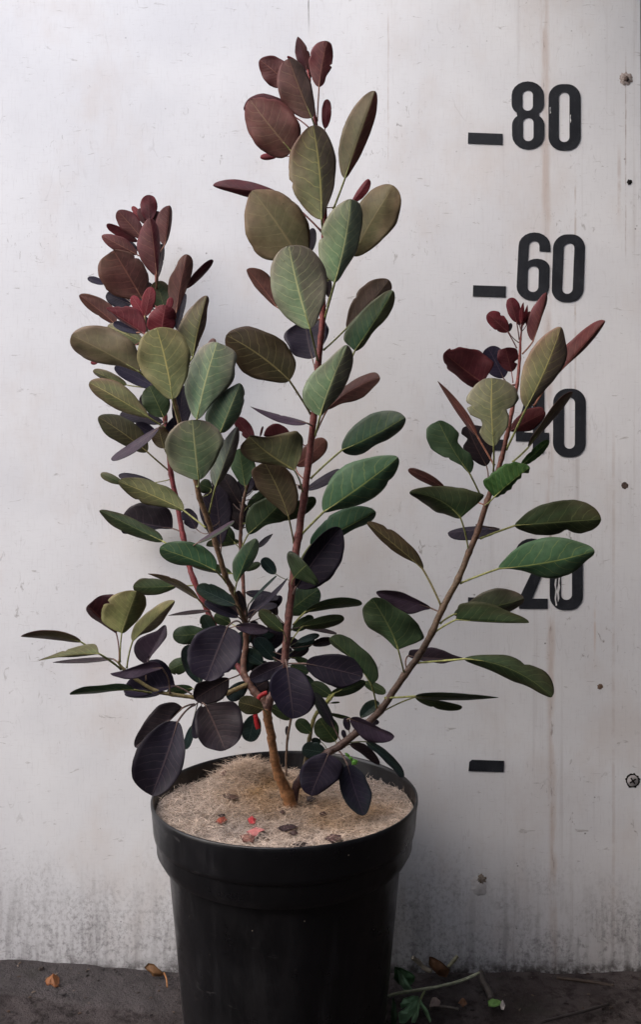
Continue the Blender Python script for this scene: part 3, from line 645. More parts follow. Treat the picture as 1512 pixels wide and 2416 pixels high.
lf('h',1105,690,752,728,48,40,'PM',24.5,.3,k='P',bend=10,R=[(1095,670),(1040,640),(1000,650),(920,680),(830,720)],L=[(1030,720),(940,765),(850,768),(790,750)])
lf('h',1195,812,845,850,135,62,'P',20.4,.3,at=('h',1310,870),R=[(1190,750),(1150,660),(1080,625),(1010,640),(930,720)],L=[(1100,850),(1000,885),(900,890)])
lf('h',1090,868,850,870,40,22,'P',20,.2)
lf('h',912,840,474,870,46,10,'G2',23,.2,b=.9,at=('h',1050,862),k='DG',R=[(850,798),(780,797),(680,812),(580,815)],L=[(800,845),(650,865)])
lf('h',1315,830,1140,862,38,34,'DG',19,.2)
# --- rear left stem (near the board), top
lf('c',640,278,638,104,58,60,'DR',6,.2,k='R')
lf('c',602,292,524,182,24,22,'R',5,0)
lf('c',592,402,425,212,72,64,'RB',6.8,.3,k='DR',R=[(590,310),(540,230),(480,208)],L=[(520,380),(440,330),(410,260)])
lf('c',560,422,350,304,22,42,'DR',5.6,.2,k='R')
lf('c',745,447,778,176,44,58,'RB',6.2,.2,k='DR',L=[(700,390),(683,280),(710,215),(750,180)],R=[(775,390),(793,300),(797,210)])
lf('c',690,645,645,262,62,96,'RB',8.4,.4,rc='R',L=[(620,600),(570,530),(555,450),(575,360),(610,290)],R=[(705,560),(718,450),(705,340),(680,285)])
lf('c',556,512,316,382,66,42,'RB',6.4,.3,R=[(530,450),(470,395),(380,372)],L=[(500,505),(400,485),(345,440)])
lf('c',562,485,438,382,30,30,'P',4.4,0)
lf('c',700,665,735,440,18,110,'DP',4.2,0)
lf('c',588,806,395,482,155,150,'RB',9.4,.5,k='O',at=('c',690,900),R=[(632,740),(635,650),(590,560),(520,495),(450,485)],L=[(500,815),(400,790),(340,740),(300,670),(290,590),(320,520)])
lf('c',335,712,218,674,26,22,'PB',3,.1)
lf('c',515,850,348,780,50,55,'P',3.6,.1)
lf('c',745,885,690,694,72,72,'DG',7,.2,k='O')
lf('c',826,905,900,510,74,82,'RB',8,.3,k='O',nt=[(.75,1,.08,.1)],L=[(790,850),(765,740),(780,670),(815,600),(850,540)],R=[(870,810),(905,730),(935,630),(942,560),(925,520)])
lf('c',895,742,1076,548,28,30,'DR',4.6,.2)
lf('c',830,1022,888,778,24,48,'P',4,0)
lf('c',410,988,162,788,60,46,'RB',6.4,.3,k='O',R=[(390,860),(300,805),(220,780)],L=[(320,950),(230,890),(180,840)])
lf('c',610,1052,344,878,66,50,'R',19,.3,k='RB',R=[(600,930),(560,880),(480,860),(410,870)],L=[(500,1000),(420,950),(380,910)])
lf('c',612,932,655,733,46,46,'R',18,.1)
lf('c',612,942,520,796,36,38,'R',17.4,.1)
lf('c',768,895,788,803,24,24,'R',17,0)
lf('c',722,1060,752,856,98,108,'R',19,.2,k='RB',nt=[(.8,1,.10,.08)],L=[(620,1010),(640,920),(690,870)],R=[(810,1020),(828,940),(810,880)])
lf('c',582,1045,394,982,40,28,'PB',13,.1)
lf('c',602,1115,355,1000,55,62,'GO',9,.2,k='M')
lf('c',572,1312,108,1062,132,100,'O',20.6,.4,k='GO',bend=6,at=('c',735,1450),R=[(565,1200),(530,1110),(460,1060),(350,1005),(240,997),(160,1020)],L=[(450,1270),(330,1262),(200,1225),(110,1150),(95,1100)])
lf('c',800,1500,690,1012,168,182,'GO',24,.4,at=('d',855,360),k='GO2',L=[(700,1440),(600,1330),(560,1250),(553,1160),(580,1080),(630,1030)],R=[(870,1400),(910,1300),(922,1180),(890,1090),(820,1030),(750,1015)])
lf('c',940,1208,1035,793,46,122,'GO',18,.3,k='M',rc='RB',L=[(830,1080),(830,1020),(880,930),(950,850),(1000,805)],R=[(980,1110),(1020,1020),(1035,940),(1035,880),(1052,830)])
lf('c',1035,1170,1088,1086,26,26,'M',10,0,k='RB')
lf('d',968,312,1105,-212,142,158,'G',23,.4,bend=-10,at=('d',900,470),L=[(910,210),(880,100),(890,20),(930,-80),(1000,-180),(1050,-208)],R=[(1040,240),(1090,190),(1170,110),(1220,50),(1225,-50),(1243,-120),(1210,-180),(1160,-210)])
lf('c',290,1245,240,1250,16,16,'R',8,0)
lf('c',702,1426,404,1278,56,50,'PB',8,.2)
lf('c',485,1402,256,1304,42,26,'GO',6,.2,k='M')
lf('d',632,297,230,62,92,78,'GO',9,.3,k='O',at=('d',805,405),R=[(590,220),(540,150),(460,70),(380,40),(300,32)],L=[(560,290),(440,260),(350,210),(270,145),(228,90)])
lf('d',738,298,640,88,92,94,'DG',10.4,.2,at=('d',745,330))
lf('d',850,382,872,85,74,62,'P',12,.1)
lf('d',625,535,292,298,78,66,'DO',9.4,.3,k='DG',at=('d',775,665),bend=8,R=[(600,400),(540,345),(440,285),(360,280)],L=[(540,530),(430,470),(350,430),(300,350)])
lf('d',742,512,705,368,62,62,'DO',9.8,.2)
lf('d',705,372,380,590,30,38,'PM',12,.3,bend=-10,k='P')
lf('d',735,335,440,282,44,40,'P',5,.1)
lf('d',690,420,545,345,44,44,'PB',7,.1)
lf('d',980,727,935,318,195,200,'G',25.4,.5,at=('d',965,770),L=[(870,690),(800,670),(770,600),(743,500),(760,430),(820,360),(880,325)],R=[(1050,665),(1100,590),(1140,500),(1152,440),(1100,370),(1020,322)])
lf('d',1128,405,1262,68,88,112,'G',22,.4,k='GM',L=[(1015,310),(1040,240),(1090,160),(1170,110),(1220,85)],R=[(1200,370),(1260,290),(1293,180),(1290,110)])
lf('d',1095,772,1242,366,70,88,'GM',21,.4,k='PM',rc='M',at=('d',1050,960),L=[(1055,680),(1070,590),(1140,480),(1200,400)],R=[(1160,700),(1220,590),(1250,480),(1258,400)])
lf('d',875,936,428,738,80,64,'GO',17.4,.3,k='DG',bend=8,at=('d',1030,1058),R=[(830,830),(770,770),(700,755),(620,720),(540,712)],L=[(760,915),(650,903),(560,875),(500,830),(440,770)])
lf('d',455,752,308,686,26,34,'DG',8,.1,k='GO')
lf('d',705,775,430,698,34,30,'P',5,.1)
lf('d',732,1147,300,937,46,46,'DG',9,.2,k='DO',b=.8,at=('d',850,1210),R=[(700,1080),(600,1030),(500,975),(400,945)],L=[(620,1140),(500,1100),(380,1040),(330,980)])
lf('d',800,1060,455,985,112,90,'P',3.2,.1,at=('d',858,1090),rc='DP',R=[(810,980),(780,920),(650,900),(570,880),(500,910)],L=[(700,1060),(560,1100),(460,1100)])
lf('d',1092,1347,712,1196,108,68,'G2',21,.4,bend=10,at=('d',1165,1430),k='DG',R=[(1097,1280),(1050,1210),(980,1165),(880,1147),(780,1155)],L=[(1000,1320),(930,1310),(840,1315),(750,1275),(715,1240)])
lf('d',1205,1368,935,1315,52,14,'DG',14,.2)
lf('h',1205,128,908,135,55,62,'DG',12,.3,k='DO',R=[(1150,95),(1050,78),(960,75)],L=[(1150,165),(1080,190),(980,192),(920,165)])
lf('h',1352,218,1008,46,28,22,'DO',13.4,.2,bend=26,b=.9,k='O')
lf('d',1240,1427,1372,1130,66,78,'G2',20.4,.3,k='G',at=('d',1225,1512),L=[(1210,1340),(1215,1270),(1270,1190),(1330,1145)],R=[(1280,1370),(1340,1310),(1385,1230),(1392,1160)])
lf('d',1132,1165,1085,765,112,118,'P',14.6,.3,k='DP',at=('d',1125,1230),L=[(1030,1070),(980,950),(1000,840),(1050,790)],R=[(1180,1060),(1215,940),(1200,850),(1150,790)])
lf('d',1262,892,1145,690,62,64,'DP',13,.1)
lf('d',968,1160,1222,1008,18,20,'PM',22,.2,rc='DG',bend=8)
lf('d',1296,768,1258,515,72,76,'DG',15,.3,k='G2',at=('e',360,620),L=[(1230,700),(1195,640),(1215,560)],R=[(1340,710),(1375,650),(1340,560)])
lf('d',1312,912,1442,806,38,40,'DG',12.6,.1)
lf('d',1262,1155,1030,1176,52,12,'DG',12,.2,k='DO')
lf('d',1385,1188,1486,1096,18,20,'P',12,.1,b=.9)
lf('d',1290,1345,1400,1298,26,24,'DG',13,.2)
lf('d',1065,790,985,755,50,52,'DG',16,.1)
# --- crowded middle
lf('i',472,258,208,138,66,52,'T',19.4,.3,k='DG',at=('i',515,345))
lf('i',492,342,262,240,48,34,'P',18.6,.2)
lf('i',285,300,14,332,14,14,'DP',15,.2,b=.9)
lf('i',475,285,315,225,48,46,'T',14,.2,k='DG')
lf('i',440,385,330,330,38,48,'DG',13,.2)
lf('i',545,300,488,162,24,26,'DP',17,.1)
lf('i',545,175,768,212,34,32,'P',13.6,.2)
lf('i',565,255,757,60,8,10,'T',17,.2,at=('i',555,340))
lf('i',610,305,834,72,16,20,'P',17.6,.3,b=.9,at=('i',560,380))
lf('i',590,295,760,262,26,26,'P',15,.2)
lf('i',475,405,698,432,46,32,'PM',21,.3,k='P')
lf('i',805,440,695,385,46,50,'P',16,.1)
lf('i',895,515,1048,466,22,26,'T',15,.2)
lf('i',1000,532,1142,505,30,34,'DP',14.4,.2)
lf('i',930,410,1168,456,16,14,'DP',15.4,.1)
lf('i',850,480,905,560,34,34,'P',13,.1)
lf('i',1405,806,1118,488,98,78,'DG',21,.4,bend=20,at=('i',1440,962),R=[(1445,760),(1440,680),(1400,600),(1330,550),(1280,500),(1200,465)],L=[(1370,740),(1340,660),(1270,610),(1180,570),(1130,530)])
lf('i',1120,872,1362,782,40,38,'DG',15,.3,k='T')
lf('i',1348,788,1502,862,36,32,'DG',14.4,.2)
lf('i',1132,884,996,796,44,48,'DG',15,.2)
lf('j',790,1082,640,880,112,110,'DG',16.4,.3,at=('j',800,1130))
lf('j',775,960,600,640,42,66,'P',18,.3,k='DG')
lf('j',562,1005,436,892,62,62,'DG',15.6,.2)
lf('j',345,1030,350,945,14,18,'DP',13,0)
lf('j',912,985,888,866,28,38,'P',18.4,.1)
lf('j',925,880,1326,1045,80,62,'PM',22,.4,k='P',bend=-6,at=('j',905,900),L=[(1000,860),(1100,910),(1200,965),(1290,1000)],R=[(960,970),(1030,1050),(1100,1095),(1200,1100),(1290,1085)])
lf('j',1020,866,1190,735,40,72,'T',17,.2,k='DG',at=('j',1010,900))
lf('j',1050,900,1188,912,32,28,'P',15,.1)
lf('j',925,872,748,832,16,20,'DG',14.6,.1)
lf('j',922,1112,1192,1296,52,44,'DP',17,.3,at=('j',870,1140),L=[(980,1090),(1060,1110),(1130,1170),(1180,1240)],R=[(950,1150),(1020,1190),(1090,1250),(1150,1290)])
lf('j',1070,1088,1412,1412,56,56,'T',19,.4,bend=-22,k='P',at=('j',900,1100),L=[(1130,1090),(1230,1150),(1330,1240),(1395,1320)],R=[(1100,1150),(1180,1200),(1240,1270),(1320,1340),(1370,1410)])
lf('j',705,1185,485,1150,82,78,'T',17.6,.3)
lf('j',725,1200,562,1578,188,192,'P',24,.6,at=('j',760,1170),k='PB',R=[(620,1210),(520,1260),(460,1360),(470,1470),(510,1550)],L=[(790,1220),(870,1310),(840,1400),(790,1460),(690,1530),(630,1570)])
lf('j',900,1300,1052,1758,122,140,'PB',23,.5,at=('j',828,1178),k='T',R=[(840,1360),(820,1450),(850,1590),(920,1690),(990,1745)],L=[(1000,1330),(1060,1400),(1100,1500),(1130,1580),(1105,1680)])
lf('j',882,1062,858,980,20,24,'P',17,0)
lf('j',745,735,828,728,10,8,'DG',15.8,0)
lf('i',850,675,978,715,38,34,'DG',14.6,.2,k='T')
lf('i',620,820,690,780,60,60,'DP',16,.1)
lf('i',700,560,610,480,50,60,'P',14.4,.1)
lf('i',640,430,560,400,50,40,'P',14,.1)
lf('i',880,620,985,660,26,24,'DG',13.6,.1)
lf('i',740,440,640,470,45,50,'T',14,.1)
lf('j',660,1090,570,1075,30,34,'T',15,.1)
# --- right stem
lf('f',1000,442,1092,110,50,62,'RB',19,.2,at=('f',925,530),L=[(960,390),(955,320),(985,230),(1040,155)],R=[(1035,350),(1065,260),(1095,180)])
lf('f',955,330,976,238,18,16,'DR',18,0)
lf('f',888,312,842,146,52,42,'DR',19.2,.1,k='R',at=('f',905,430))
lf('f',918,318,934,175,18,16,'R',19.4,0,b=.9,k='DR')
lf('f',936,312,961,193,14,12,'R',18.8,0,b=.9,k='DR')
lf('f',916,318,902,215,22,18,'DR',19.2,0)
lf('f',826,378,690,252,64,50,'DR',19,.2,k='R',at=('f',888,490),nt=[(.6,0,.2,.06)])
lf('f',832,376,848,318,16,14,'DP',18,0,at=('f',902,452))
lf('f',655,728,392,520,130,100,'DR',17.6,.3,at=('f',880,740),k='RB',nt=[(.93,0,.3,.05)],R=[(740,690),(760,620),(690,550),(620,500),(540,487),(460,478),(415,490)],L=[(590,760),(520,720),(470,670),(410,630),(388,570)])
lf('f',795,692,690,485,85,85,'PB',14.4,.1)
lf('f',852,650,810,488,70,76,'DR',16.4,.2,at=('f',862,722),nt=[(.35,0,.4,.06)],L=[(790,620),(755,570),(765,500)],R=[(890,600),(900,550),(890,495)])
lf('f',955,896,1190,345,66,162,'GO',21,.4,bend=14,at=('f',815,1185),rc='M',k='GO',L=[(910,840),(908,770),(925,640),(970,520),(1050,420),(1120,370)],R=[(1060,790),(1150,700),(1220,590),(1240,520),(1215,450),(1205,380)])
lf('f',1085,758,1492,302,46,48,'RB',17,.3,at=('f',1010,880),L=[(1130,620),(1200,490),(1300,400),(1400,320)],R=[(1150,690),(1230,600),(1320,530),(1430,410)])
lf('t',497,922,752,790,70,66,'DR',15.6,.2,k='RB',L=[(530,840),(600,770),(680,750),(740,755)],R=[(560,925),(650,925),(720,860)])
lf('f',968,1166,1270,788,44,56,'O',19.4,.3,at=('f',858,1268),rc='M',L=[(985,1100),(1060,1000),(1120,900),(1190,820)],R=[(1020,1110),(1100,1020),(1180,930),(1240,850)])
lf('f',730,1157,718,693,160,172,'GO',22.4,.4,k='G',at=('f',728,1330),L=[(660,1110),(630,1060),(655,1010),(640,970),(570,950),(540,890),(545,830),(600,750),(660,705)],R=[(780,1100),(830,1030),(835,950),(810,905),(870,890),(905,830),(880,750),(800,700)],sh=1)
lf('f',680,1292,548,1020,86,86,'DP',15.4,.2,at=('f',690,1380),L=[(600,1260),(530,1210),(520,1160),(555,1110),(510,1080),(520,1030)],R=[(720,1220),(740,1150),(700,1100),(650,1020)],sh=1)
lf('f',615,1085,347,715,30,28,'RB',18.4,.2,k='DO',b=.9,at=('f',735,1290))
lf('f',566,1347,352,985,88,98,'DG',20.4,.3,k='G2',at=('f',640,1500),bend=-14,L=[(510,1290),(450,1260),(380,1230),(300,1180),(275,1110),(275,1050),(300,1000)],R=[(598,1280),(570,1210),(520,1180),(480,1130),(495,1070),(450,1020),(400,990)],sh=1)
lf('f',735,1507,978,1305,42,104,'G3',22.4,.3,at=('g',955,240),crk=1,L=[(670,1440),(662,1390),(710,1350),(790,1290),(870,1268),(930,1280)],R=[(790,1490),(850,1450),(880,1400),(915,1380),(920,1345),(970,1340)])
lf('f',915,1292,1106,1118,34,34,'G3',19,.2,crk=1)
lf('f',395,1445,146,1318,34,34,'RB',16,.2,k='O')
lf('g',787,327,437,155,190,230,'DG',21,.4,k='DO',at=('g',840,545),bend=45,L=[(700,310),(620,290),(540,235),(480,190)],R=[(885,250),(905,190),(893,105),(800,108),(700,112),(550,122)])
lf('g',1052,402,700,432,26,66,'P',15,.2,at=('g',895,375))
lf('t',530,1612,1158,1565,88,166,'DG',18.4,.3,k='DO',at=('t',278,1706),L=[(560,1570),(620,1515),(720,1460),(820,1430),(950,1425),(1050,1445),(1120,1490)],R=[(600,1655),(680,1680),(780,1685),(860,1670),(905,1635),(950,1660),(1010,1672),(1090,1650)],sh=1)
lf('t',410,1926,1110,1795,102,142,'G2',20,.3,bend=22,at=('t',130,2032),k='G2',L=[(440,1870),(500,1800),(600,1740),(720,1700),(830,1690),(950,1712),(1050,1745)],R=[(500,1925),(610,1940),(690,1975),(770,2000),(880,1990),(960,1950),(1040,1865),(1090,1840)])
lf('g',528,676,146,358,44,46,'DO',18.4,.2,at=('g',655,932),b=.7,R=[(520,620),(490,560),(430,500),(340,420),(230,365)],L=[(470,628),(400,600),(320,550),(230,470),(170,400)])
lf('g',582,942,210,834,34,52,'PM',15,.2,k='DP',b=.75,L=[(530,955),(450,990),(400,975),(300,910)],R=[(540,910),(460,870),(380,830),(290,822)])
lf('g',360,1226,180,876,150,86,'DG',21,.4,bend=14,at=('g',402,1392),L=[(300,1170),(220,1110),(150,1070),(115,1000),(110,930)],R=[(470,1228),(540,1180),(530,1110),(470,1020),(400,970),(320,930),(260,885)])
lf('g',742,985,1222,878,76,86,'DG',16,.3,k='M',at=('g',650,1045),L=[(860,890),(940,830),(1040,802),(1120,815),(1190,840)],R=[(900,1010),(1080,990),(1200,920)])
lf('g',755,1022,1255,1042,26,104,'DG',19.6,.3,a=.4,b=.95,k='DO',at=('g',612,1106),L=[(740,925),(860,900),(980,905),(1060,940),(1140,975)],R=[(900,1035),(1100,1045)])
lf('g',428,1268,812,1292,42,56,'DP',15,.2,k='PM',b=.8,L=[(430,1232),(500,1225),(590,1205),(680,1235),(740,1265)],R=[(500,1300),(600,1310),(660,1328),(720,1305)])
lf('g',812,1290,1412,1550,78,72,'DG',20,.3,bend=-62,b=.7,at=('g',490,1316),k='DO',L=[(900,1268),(1020,1266),(1140,1268),(1220,1320),(1340,1355),(1390,1420)],R=[(900,1335),(970,1360),(1060,1400),(1150,1450),(1260,1480),(1320,1520)])
lf('u',5,402,562,410,20,32,'DG',20,.2,b=.95,a=.5,at=('j',1240,690))
lf('u',5,408,318,474,40,18,'DG',18,.2,at=('j',1180,838))

# --- further leaves deep in the shrub
lf('i',700,565,805,385,62,60,'P',13.4,.1)
lf('i',640,540,560,395,58,52,'DP',13.8,.1)
lf('i',875,570,1015,492,38,36,'T',14,.2)
lf('i',862,430,1005,338,42,40,'DG',13.4,.2,k='T')
lf('i',850,620,975,548,36,36,'DP',13,.1)
lf('i',745,655,858,560,48,50,'P',14.2,.1)
lf('i',560,640,705,712,62,52,'DP',14.6,.2)
lf('i',595,770,712,868,62,60,'P',14,.1)
lf('i',478,700,430,552,60,62,'T',15.4,.2)
lf('i',660,660,540,575,56,52,'T',15.6,.2,k='DG')
lf('i',560,350,660,190,34,30,'P',14.4,.2)
lf('i',520,330,430,190,40,40,'DP',15.4,.1)
lf('h',1300,640,1155,702,52,60,'DG',16,.2)
lf('h',1425,565,1300,470,62,60,'T',17,.2)
lf('c',705,865,555,700,72,64,'DP',4.6,.1)
lf('c',645,1005,470,905,62,52,'P',5,.1)
lf('c',725,1185,590,1085,72,68,'DP',6,.1)
lf('c',825,1190,905,1015,62,60,'P',6,.1)
lf('c',565,1250,425,1135,62,58,'DP',6.4,.1)
lf('d',760,425,885,300,62,60,'P',9,.1)
lf('d',695,255,585,150,64,60,'DP',6,.1)
lf('d',1015,565,1130,425,64,60,'P',14,.1)
lf('d',1185,830,1090,695,62,60,'DP',12,.1)
lf('d',1240,840,1345,715,56,58,'P',11.6,.1)
lf('e',405,610,475,490,52,50,'DP',11,.1)
lf('e',560,490,478,305,72,60,'DP',11,.1)
lf('c',618,305,572,196,28,27,'DR',5.4,.1)
lf('c',655,335,702,215,32,30,'DR',5.6,.1)
lf('c',650,300,655,215,22,22,'R',5.2,.1,k='DR')
lf('f',908,335,878,228,20,17,'DR',18,.1)
lf('f',928,335,950,252,16,15,'DR',18.2,.1)
lf('a',782,300,745,205,22,20,'DR',15.4,.1)
lf('a',800,345,780,240,20,18,'DR',15.2,.1)
lf('d',1000,640,900,480,70,66,'P',13,.1)
lf('d',1120,960,1000,850,66,62,'DP',12,.1)
lf('d',1330,1010,1215,880,60,62,'DP',11,.1)
lf('d',960,1060,880,930,50,52,'P',12.4,.1)
lf('d',1220,1150,1120,1040,48,46,'DG',12.6,.1,k='T')
lf('e',270,700,215,560,66,60,'P',11.4,.1)
lf('e',470,640,560,520,58,56,'DP',11.6,.1)
lf('e',330,880,250,770,54,50,'DP',11.2,.1)
lf('e',560,1180,470,1075,44,40,'T',12.6,.1)
lf('i',460,560,560,450,58,54,'T',14,.1)
lf('i',330,470,250,330,48,50,'T',13.6,.1,k='DG')
lf('i',900,740,1010,830,46,44,'DG',14,.1,k='T')
lf('i',690,320,790,200,34,32,'P',13,.1)
lf('i',760,330,690,180,30,34,'DP',13.2,.1)
lf('c',760,1330,860,1210,62,60,'P',7,.1)
lf('c',600,780,480,650,56,58,'P',4.4,.1)

def build_leaf(idx, a, k):
    crop, bx, by, tx, ty, wR, wL, cn, dcm, lean = a
    rng = random.Random(idx*17+5)
    sc = CR[crop][2]/1.5331
    B = np.array(cv(crop, bx, by)); T = np.array(cv(crop, tx, ty)); wR, wL = wR*sc, wL*sc
    bend = k.get('bend', rng.uniform(-.03, .03)*np.linalg.norm(T-B)/sc)*sc
    L = float(np.linalg.norm(T-B)); d0 = dcm/100
    pa, pb = k.get('a', .56), k.get('b', .44)
    dirv = (T-B)/L; nrm = np.array((-dirv[1], dirv[0])); prof = {}
    for sgn, nm_ in ((1, 'R'), (-1, 'L')):
        if nm_ in k:
            pts = []
            for q in k[nm_]:
                r = np.array(cv(crop, *q))-B; t_ = max(.004, min(.996, float(r@dirv)/L)); o_ = (float(r@nrm)-bend*4*t_*(1-t_))*sgn
                pts.append((math.acos(1-2*t_)/math.pi, max(.3, o_)))
            pts.sort(); pts = [(0, 0)]+pts+[(1, 0)]
            xs_ = np.linspace(0, 1, 121); ys_ = np.interp(xs_, [p[0] for p in pts], [p[1] for p in pts])
            sg = 1.1 if (k.get('sh') or k.get('crk')) else 5.0; hw = 16; ke = np.exp(-.5*(np.arange(-hw, hw+1)/sg)**2); ke /= ke.sum()
            yp = np.concatenate([-ys_[hw:0:-1], ys_, -ys_[-2:-hw-2:-1]]); ys_ = np.convolve(yp, ke, 'valid')*(1.0 if sg < 2 else 1.015)
            mx = float(ys_.max()); prof[sgn] = (xs_, ys_/mx)
            if sgn == 1: wR = mx
            else: wL = mx
    D0 = 1-d0; u = D0/F
    W = max(abs(wR), abs(wL))
    Ln = max(L, 2.5*W*.95)
    dd = math.sqrt(max(0, Ln*Ln-L*L))*.25*u*(1 if lean >= 0 else -1) if lean != 0 else 0.0
    dd = max(-.035, min(.035, dd+lean*.12*L*u))
    w0 = max(W, .21*L)
    n_t, n_v = (32, 6) if L > 40 else (12, 3)
    if k.get('crk') or k.get('nt') or k.get('sh'): n_t, n_v = 44, 8
    nn = lambda s, fr: noise.noise(Vector((s*fr, idx*3.7, 0)))
    pk = (pa/(pa+pb))**pa*(pb/(pa+pb))**pb
    both = W < (.10 if ('R' in k or 'L' in k) else .20)*L
    rs = (1 if nrm[1] < 0 else -1)*(-1 if cn in UPPER else 1)
    fold = (.9 if cn in UPPER else -1)
    def dep(wv, side):
        z = math.sqrt(max(0, w0*w0-wv*wv)); z = min(z, .85*w0)
        if both: return z*(.12+.6*abs(nrm[1]))*rs*side+fold*.08*w0
        return fold*(z*.36+.08*w0)
    dR, dL = dep(wR, 1), dep(wL, -1)
    rip = rng.uniform(.03, .10)*w0; arch = rng.uniform(-.05, .10)*L*(1 if lean >= 0 else -1)
    ph = rng.uniform(0, 6); fr = rng.uniform(1.2, 2.0)
    curl = rng.uniform(-.10, .08)*W
    nts = list(k.get('nt', []))
    if L > 40 and rng.random() < .35: nts.append((rng.uniform(.3, .85), rng.randint(0, 1), rng.uniform(.08, .22), rng.uniform(.02, .04)))
    G = []; TV = []
    for i in range(n_t+1):
        t = .5-.5*math.cos(math.pi*i/n_t); t = t*.85+(i/n_t)*.15
        c = B+(T-B)*t+nrm*bend*4*t*(1-t)
        tg = (T-B)+nrm*bend*4*(1-2*t); tg = tg/np.linalg.norm(tg); nr = np.array((-tg[1], tg[0]))
        h = (max(t, 1e-5)**pa*max(1-t, 1e-5)**pb)/pk
        if i in (0,): h = .0
        if i == n_t: h = .0
        dm = d0+dd*t**1.15+arch*4*t*(1-t)*u*.5
        row = []
        for j in range(-n_v, n_v+1):
            v = j/n_v; av = abs(v); side = 1 if v >= 0 else -1
            wv, dv = (wR, dR) if v >= 0 else (wL, dL)
            ed = 1+(.045*nn(t*3+side*9, 1.6)+.025*nn(t*9+side*5, 1.3))*av*av
            ef = 1.0
            for (nt_, ns, nd, nw) in nts:
                if (ns == 0) == (side == 1):
                    xx = (t-nt_)/nw; b_ = nd*math.exp(-abs(xx)**2.6)*(1+.25*nn(t*40, 1)); ef *= (1-max(0, min(.9, b_)))
            if side in prof: hh = float(np.interp(math.acos(1-2*t)/math.pi, *prof[side]))
            else: hh = h
            if j == 0: hh = 0
            off = wv*hh*v*ed*ef
            h0, h = h, hh
            z = dv*h*(av**1.25)*ef+rip*h*av*av*math.sin(fr*6.28*t+ph+side*.9)+curl*h*av**3
            if k.get('crk'):
                z += .07*W*math.sin(t*46+side)*math.sin(min(1, av*1.2)*2.6)*h; off += .025*W*math.sin(t*37)*av
            z += .02*W*nn(t*6+v*3, 1.0)
            p = c+nr*off; h = h0
            dpt = min(max(dm+z*u, .004), .45)
            row.append(P3(p[0], p[1], dpt)); TV.append((t, v))
        G.append(row)
    A = np.array([[tuple(p) for p in r] for r in G]); nt1, nv1 = A.shape[:2]
    gu = np.gradient(A, axis=0); gv = np.gradient(A, axis=1); nm = np.cross(gu, gv)
    nm /= (np.linalg.norm(nm, axis=2, keepdims=True)+1e-12)
    if nm[2:-2, :, 1].mean() > 0: nm = -nm; flip = True
    else: flip = False
    th = .00016
    V = np.concatenate([(A+nm*th).reshape(-1, 3), (A-nm*th).reshape(-1, 3)]); n0 = nt1*nv1; Fc = []
    def f4(a_, b_, c_, d_, rev): Fc.append((a_, b_, c_, d_) if not rev else (d_, c_, b_, a_))
    for i in range(nt1-1):
        for j in range(nv1-1):
            q = (i*nv1+j, (i+1)*nv1+j, (i+1)*nv1+j+1, i*nv1+j+1)
            f4(*q, flip); f4(*(x+n0 for x in q), not flip)
    for i in range(nt1-1):
        for j in (0, nv1-1):
            q = (i*nv1+j, (i+1)*nv1+j, (i+1)*nv1+j+n0, i*nv1+j+n0); f4(*q, (j == 0) != flip)
    me = mesh("leaf", V, Fc)
    key2 = k.get('k', cn); key2 = 'GL' if key2 == 'GO2' else key2
    c0, c1, cvn, cb = [np.array(lin(x)) for x in PAL[cn]]; c1b = np.array(lin(PAL[key2][1]))*.6+np.array(lin(PAL[key2][0]))*.4
    c1 = c1*.3+c1b*.7 if key2 != cn else c1
    tone = rng.uniform(.9, 1.14)*(1.28 if cn in ('G', 'GO', 'GM', 'M', 'GL') else 1.16 if cn not in UPPER else 1.0); hue = np.array((rng.uniform(.95, 1.06), 1, rng.uniform(.94, 1.06)))
    rc = k.get('rc'); cR = np.array(lin(PAL[rc][0])) if rc else None
    cols = []
    for (t, v) in TV:
        m = .10+.42*t*t+.45*abs(v)**2.2+.25*nn(t*5+v*4, 1.0); m = max(0, min(1, m))
        c = c0*(1-m)+c1*m
        if rc and v > .02: c = c*.35+cR*.65  # right half's own tint plus lighting across the fold, both put into the colour
        if abs(v) > .9: c = c*.93
        cols.append(c*tone*hue*GAIN)
    back = [cb*(.9+.2*rng.random())*GAIN]*n0
    colattr(me, 'col', cols+back)
    cvn = cvn*tone*GAIN
    colattr(me, 'vein', [cvn]*n0+[cb*1.3*GAIN]*n0)
    fa = me.attributes.new('vn', 'FLOAT', 'POINT'); fa.data.foreach_set('value', [rng.uniform(6.5, 10)]*(2*n0))
    uvl = me.uv_layers.new(name="UVMap"); li = np.empty(len(me.loops), dtype=np.int32); me.loops.foreach_get('vertex_index', li)
    tv = np.array(TV+TV); uv = np.stack([tv[:, 0], (tv[:, 1]+1)/2], 1)[li]; uvl.data.foreach_set('uv', uv.astype(np.float32).ravel())
    # petiole, running on into the midrib
    at = k.get('at')
    if at: ax, ay = cv(*at); s = near_stem(ax, ay)
    else:
        s = near_stem(B[0]-dirv[0]*L*.25, B[1]-dirv[1]*L*.25+8); ax, ay = s[0], s[1]
    S0 = P3(s[0], s[1], s[2]) if not at else P3(ax, ay, s[2])
    i1 = max(1, int(nt1*.30)); j0 = nv1//2; rib = [Vector(A[i][j0]) for i in range(0, i1+1)]
    B3 = rib[0]; d3 = (rib[1]-B3); d3 = d3.normalized() if d3.length > 0 else Vector((0, 0, 1)); ln = (B3-S0).length
    cp = S0.lerp(B3, .55)*.72+(B3-d3*(.45*ln))*.28+Vector((0, 0, -.02*ln))
    pts = [S0*(1-q)**2+cp*2*q*(1-q)+B3*q*q for q in (x/10 for x in range(11))]
    lw = L*u
    r0 = max(.00045, min(.0011, .0095*lw+.00030))
    n1 = len(pts); pts += [r for r in rib[1:]]
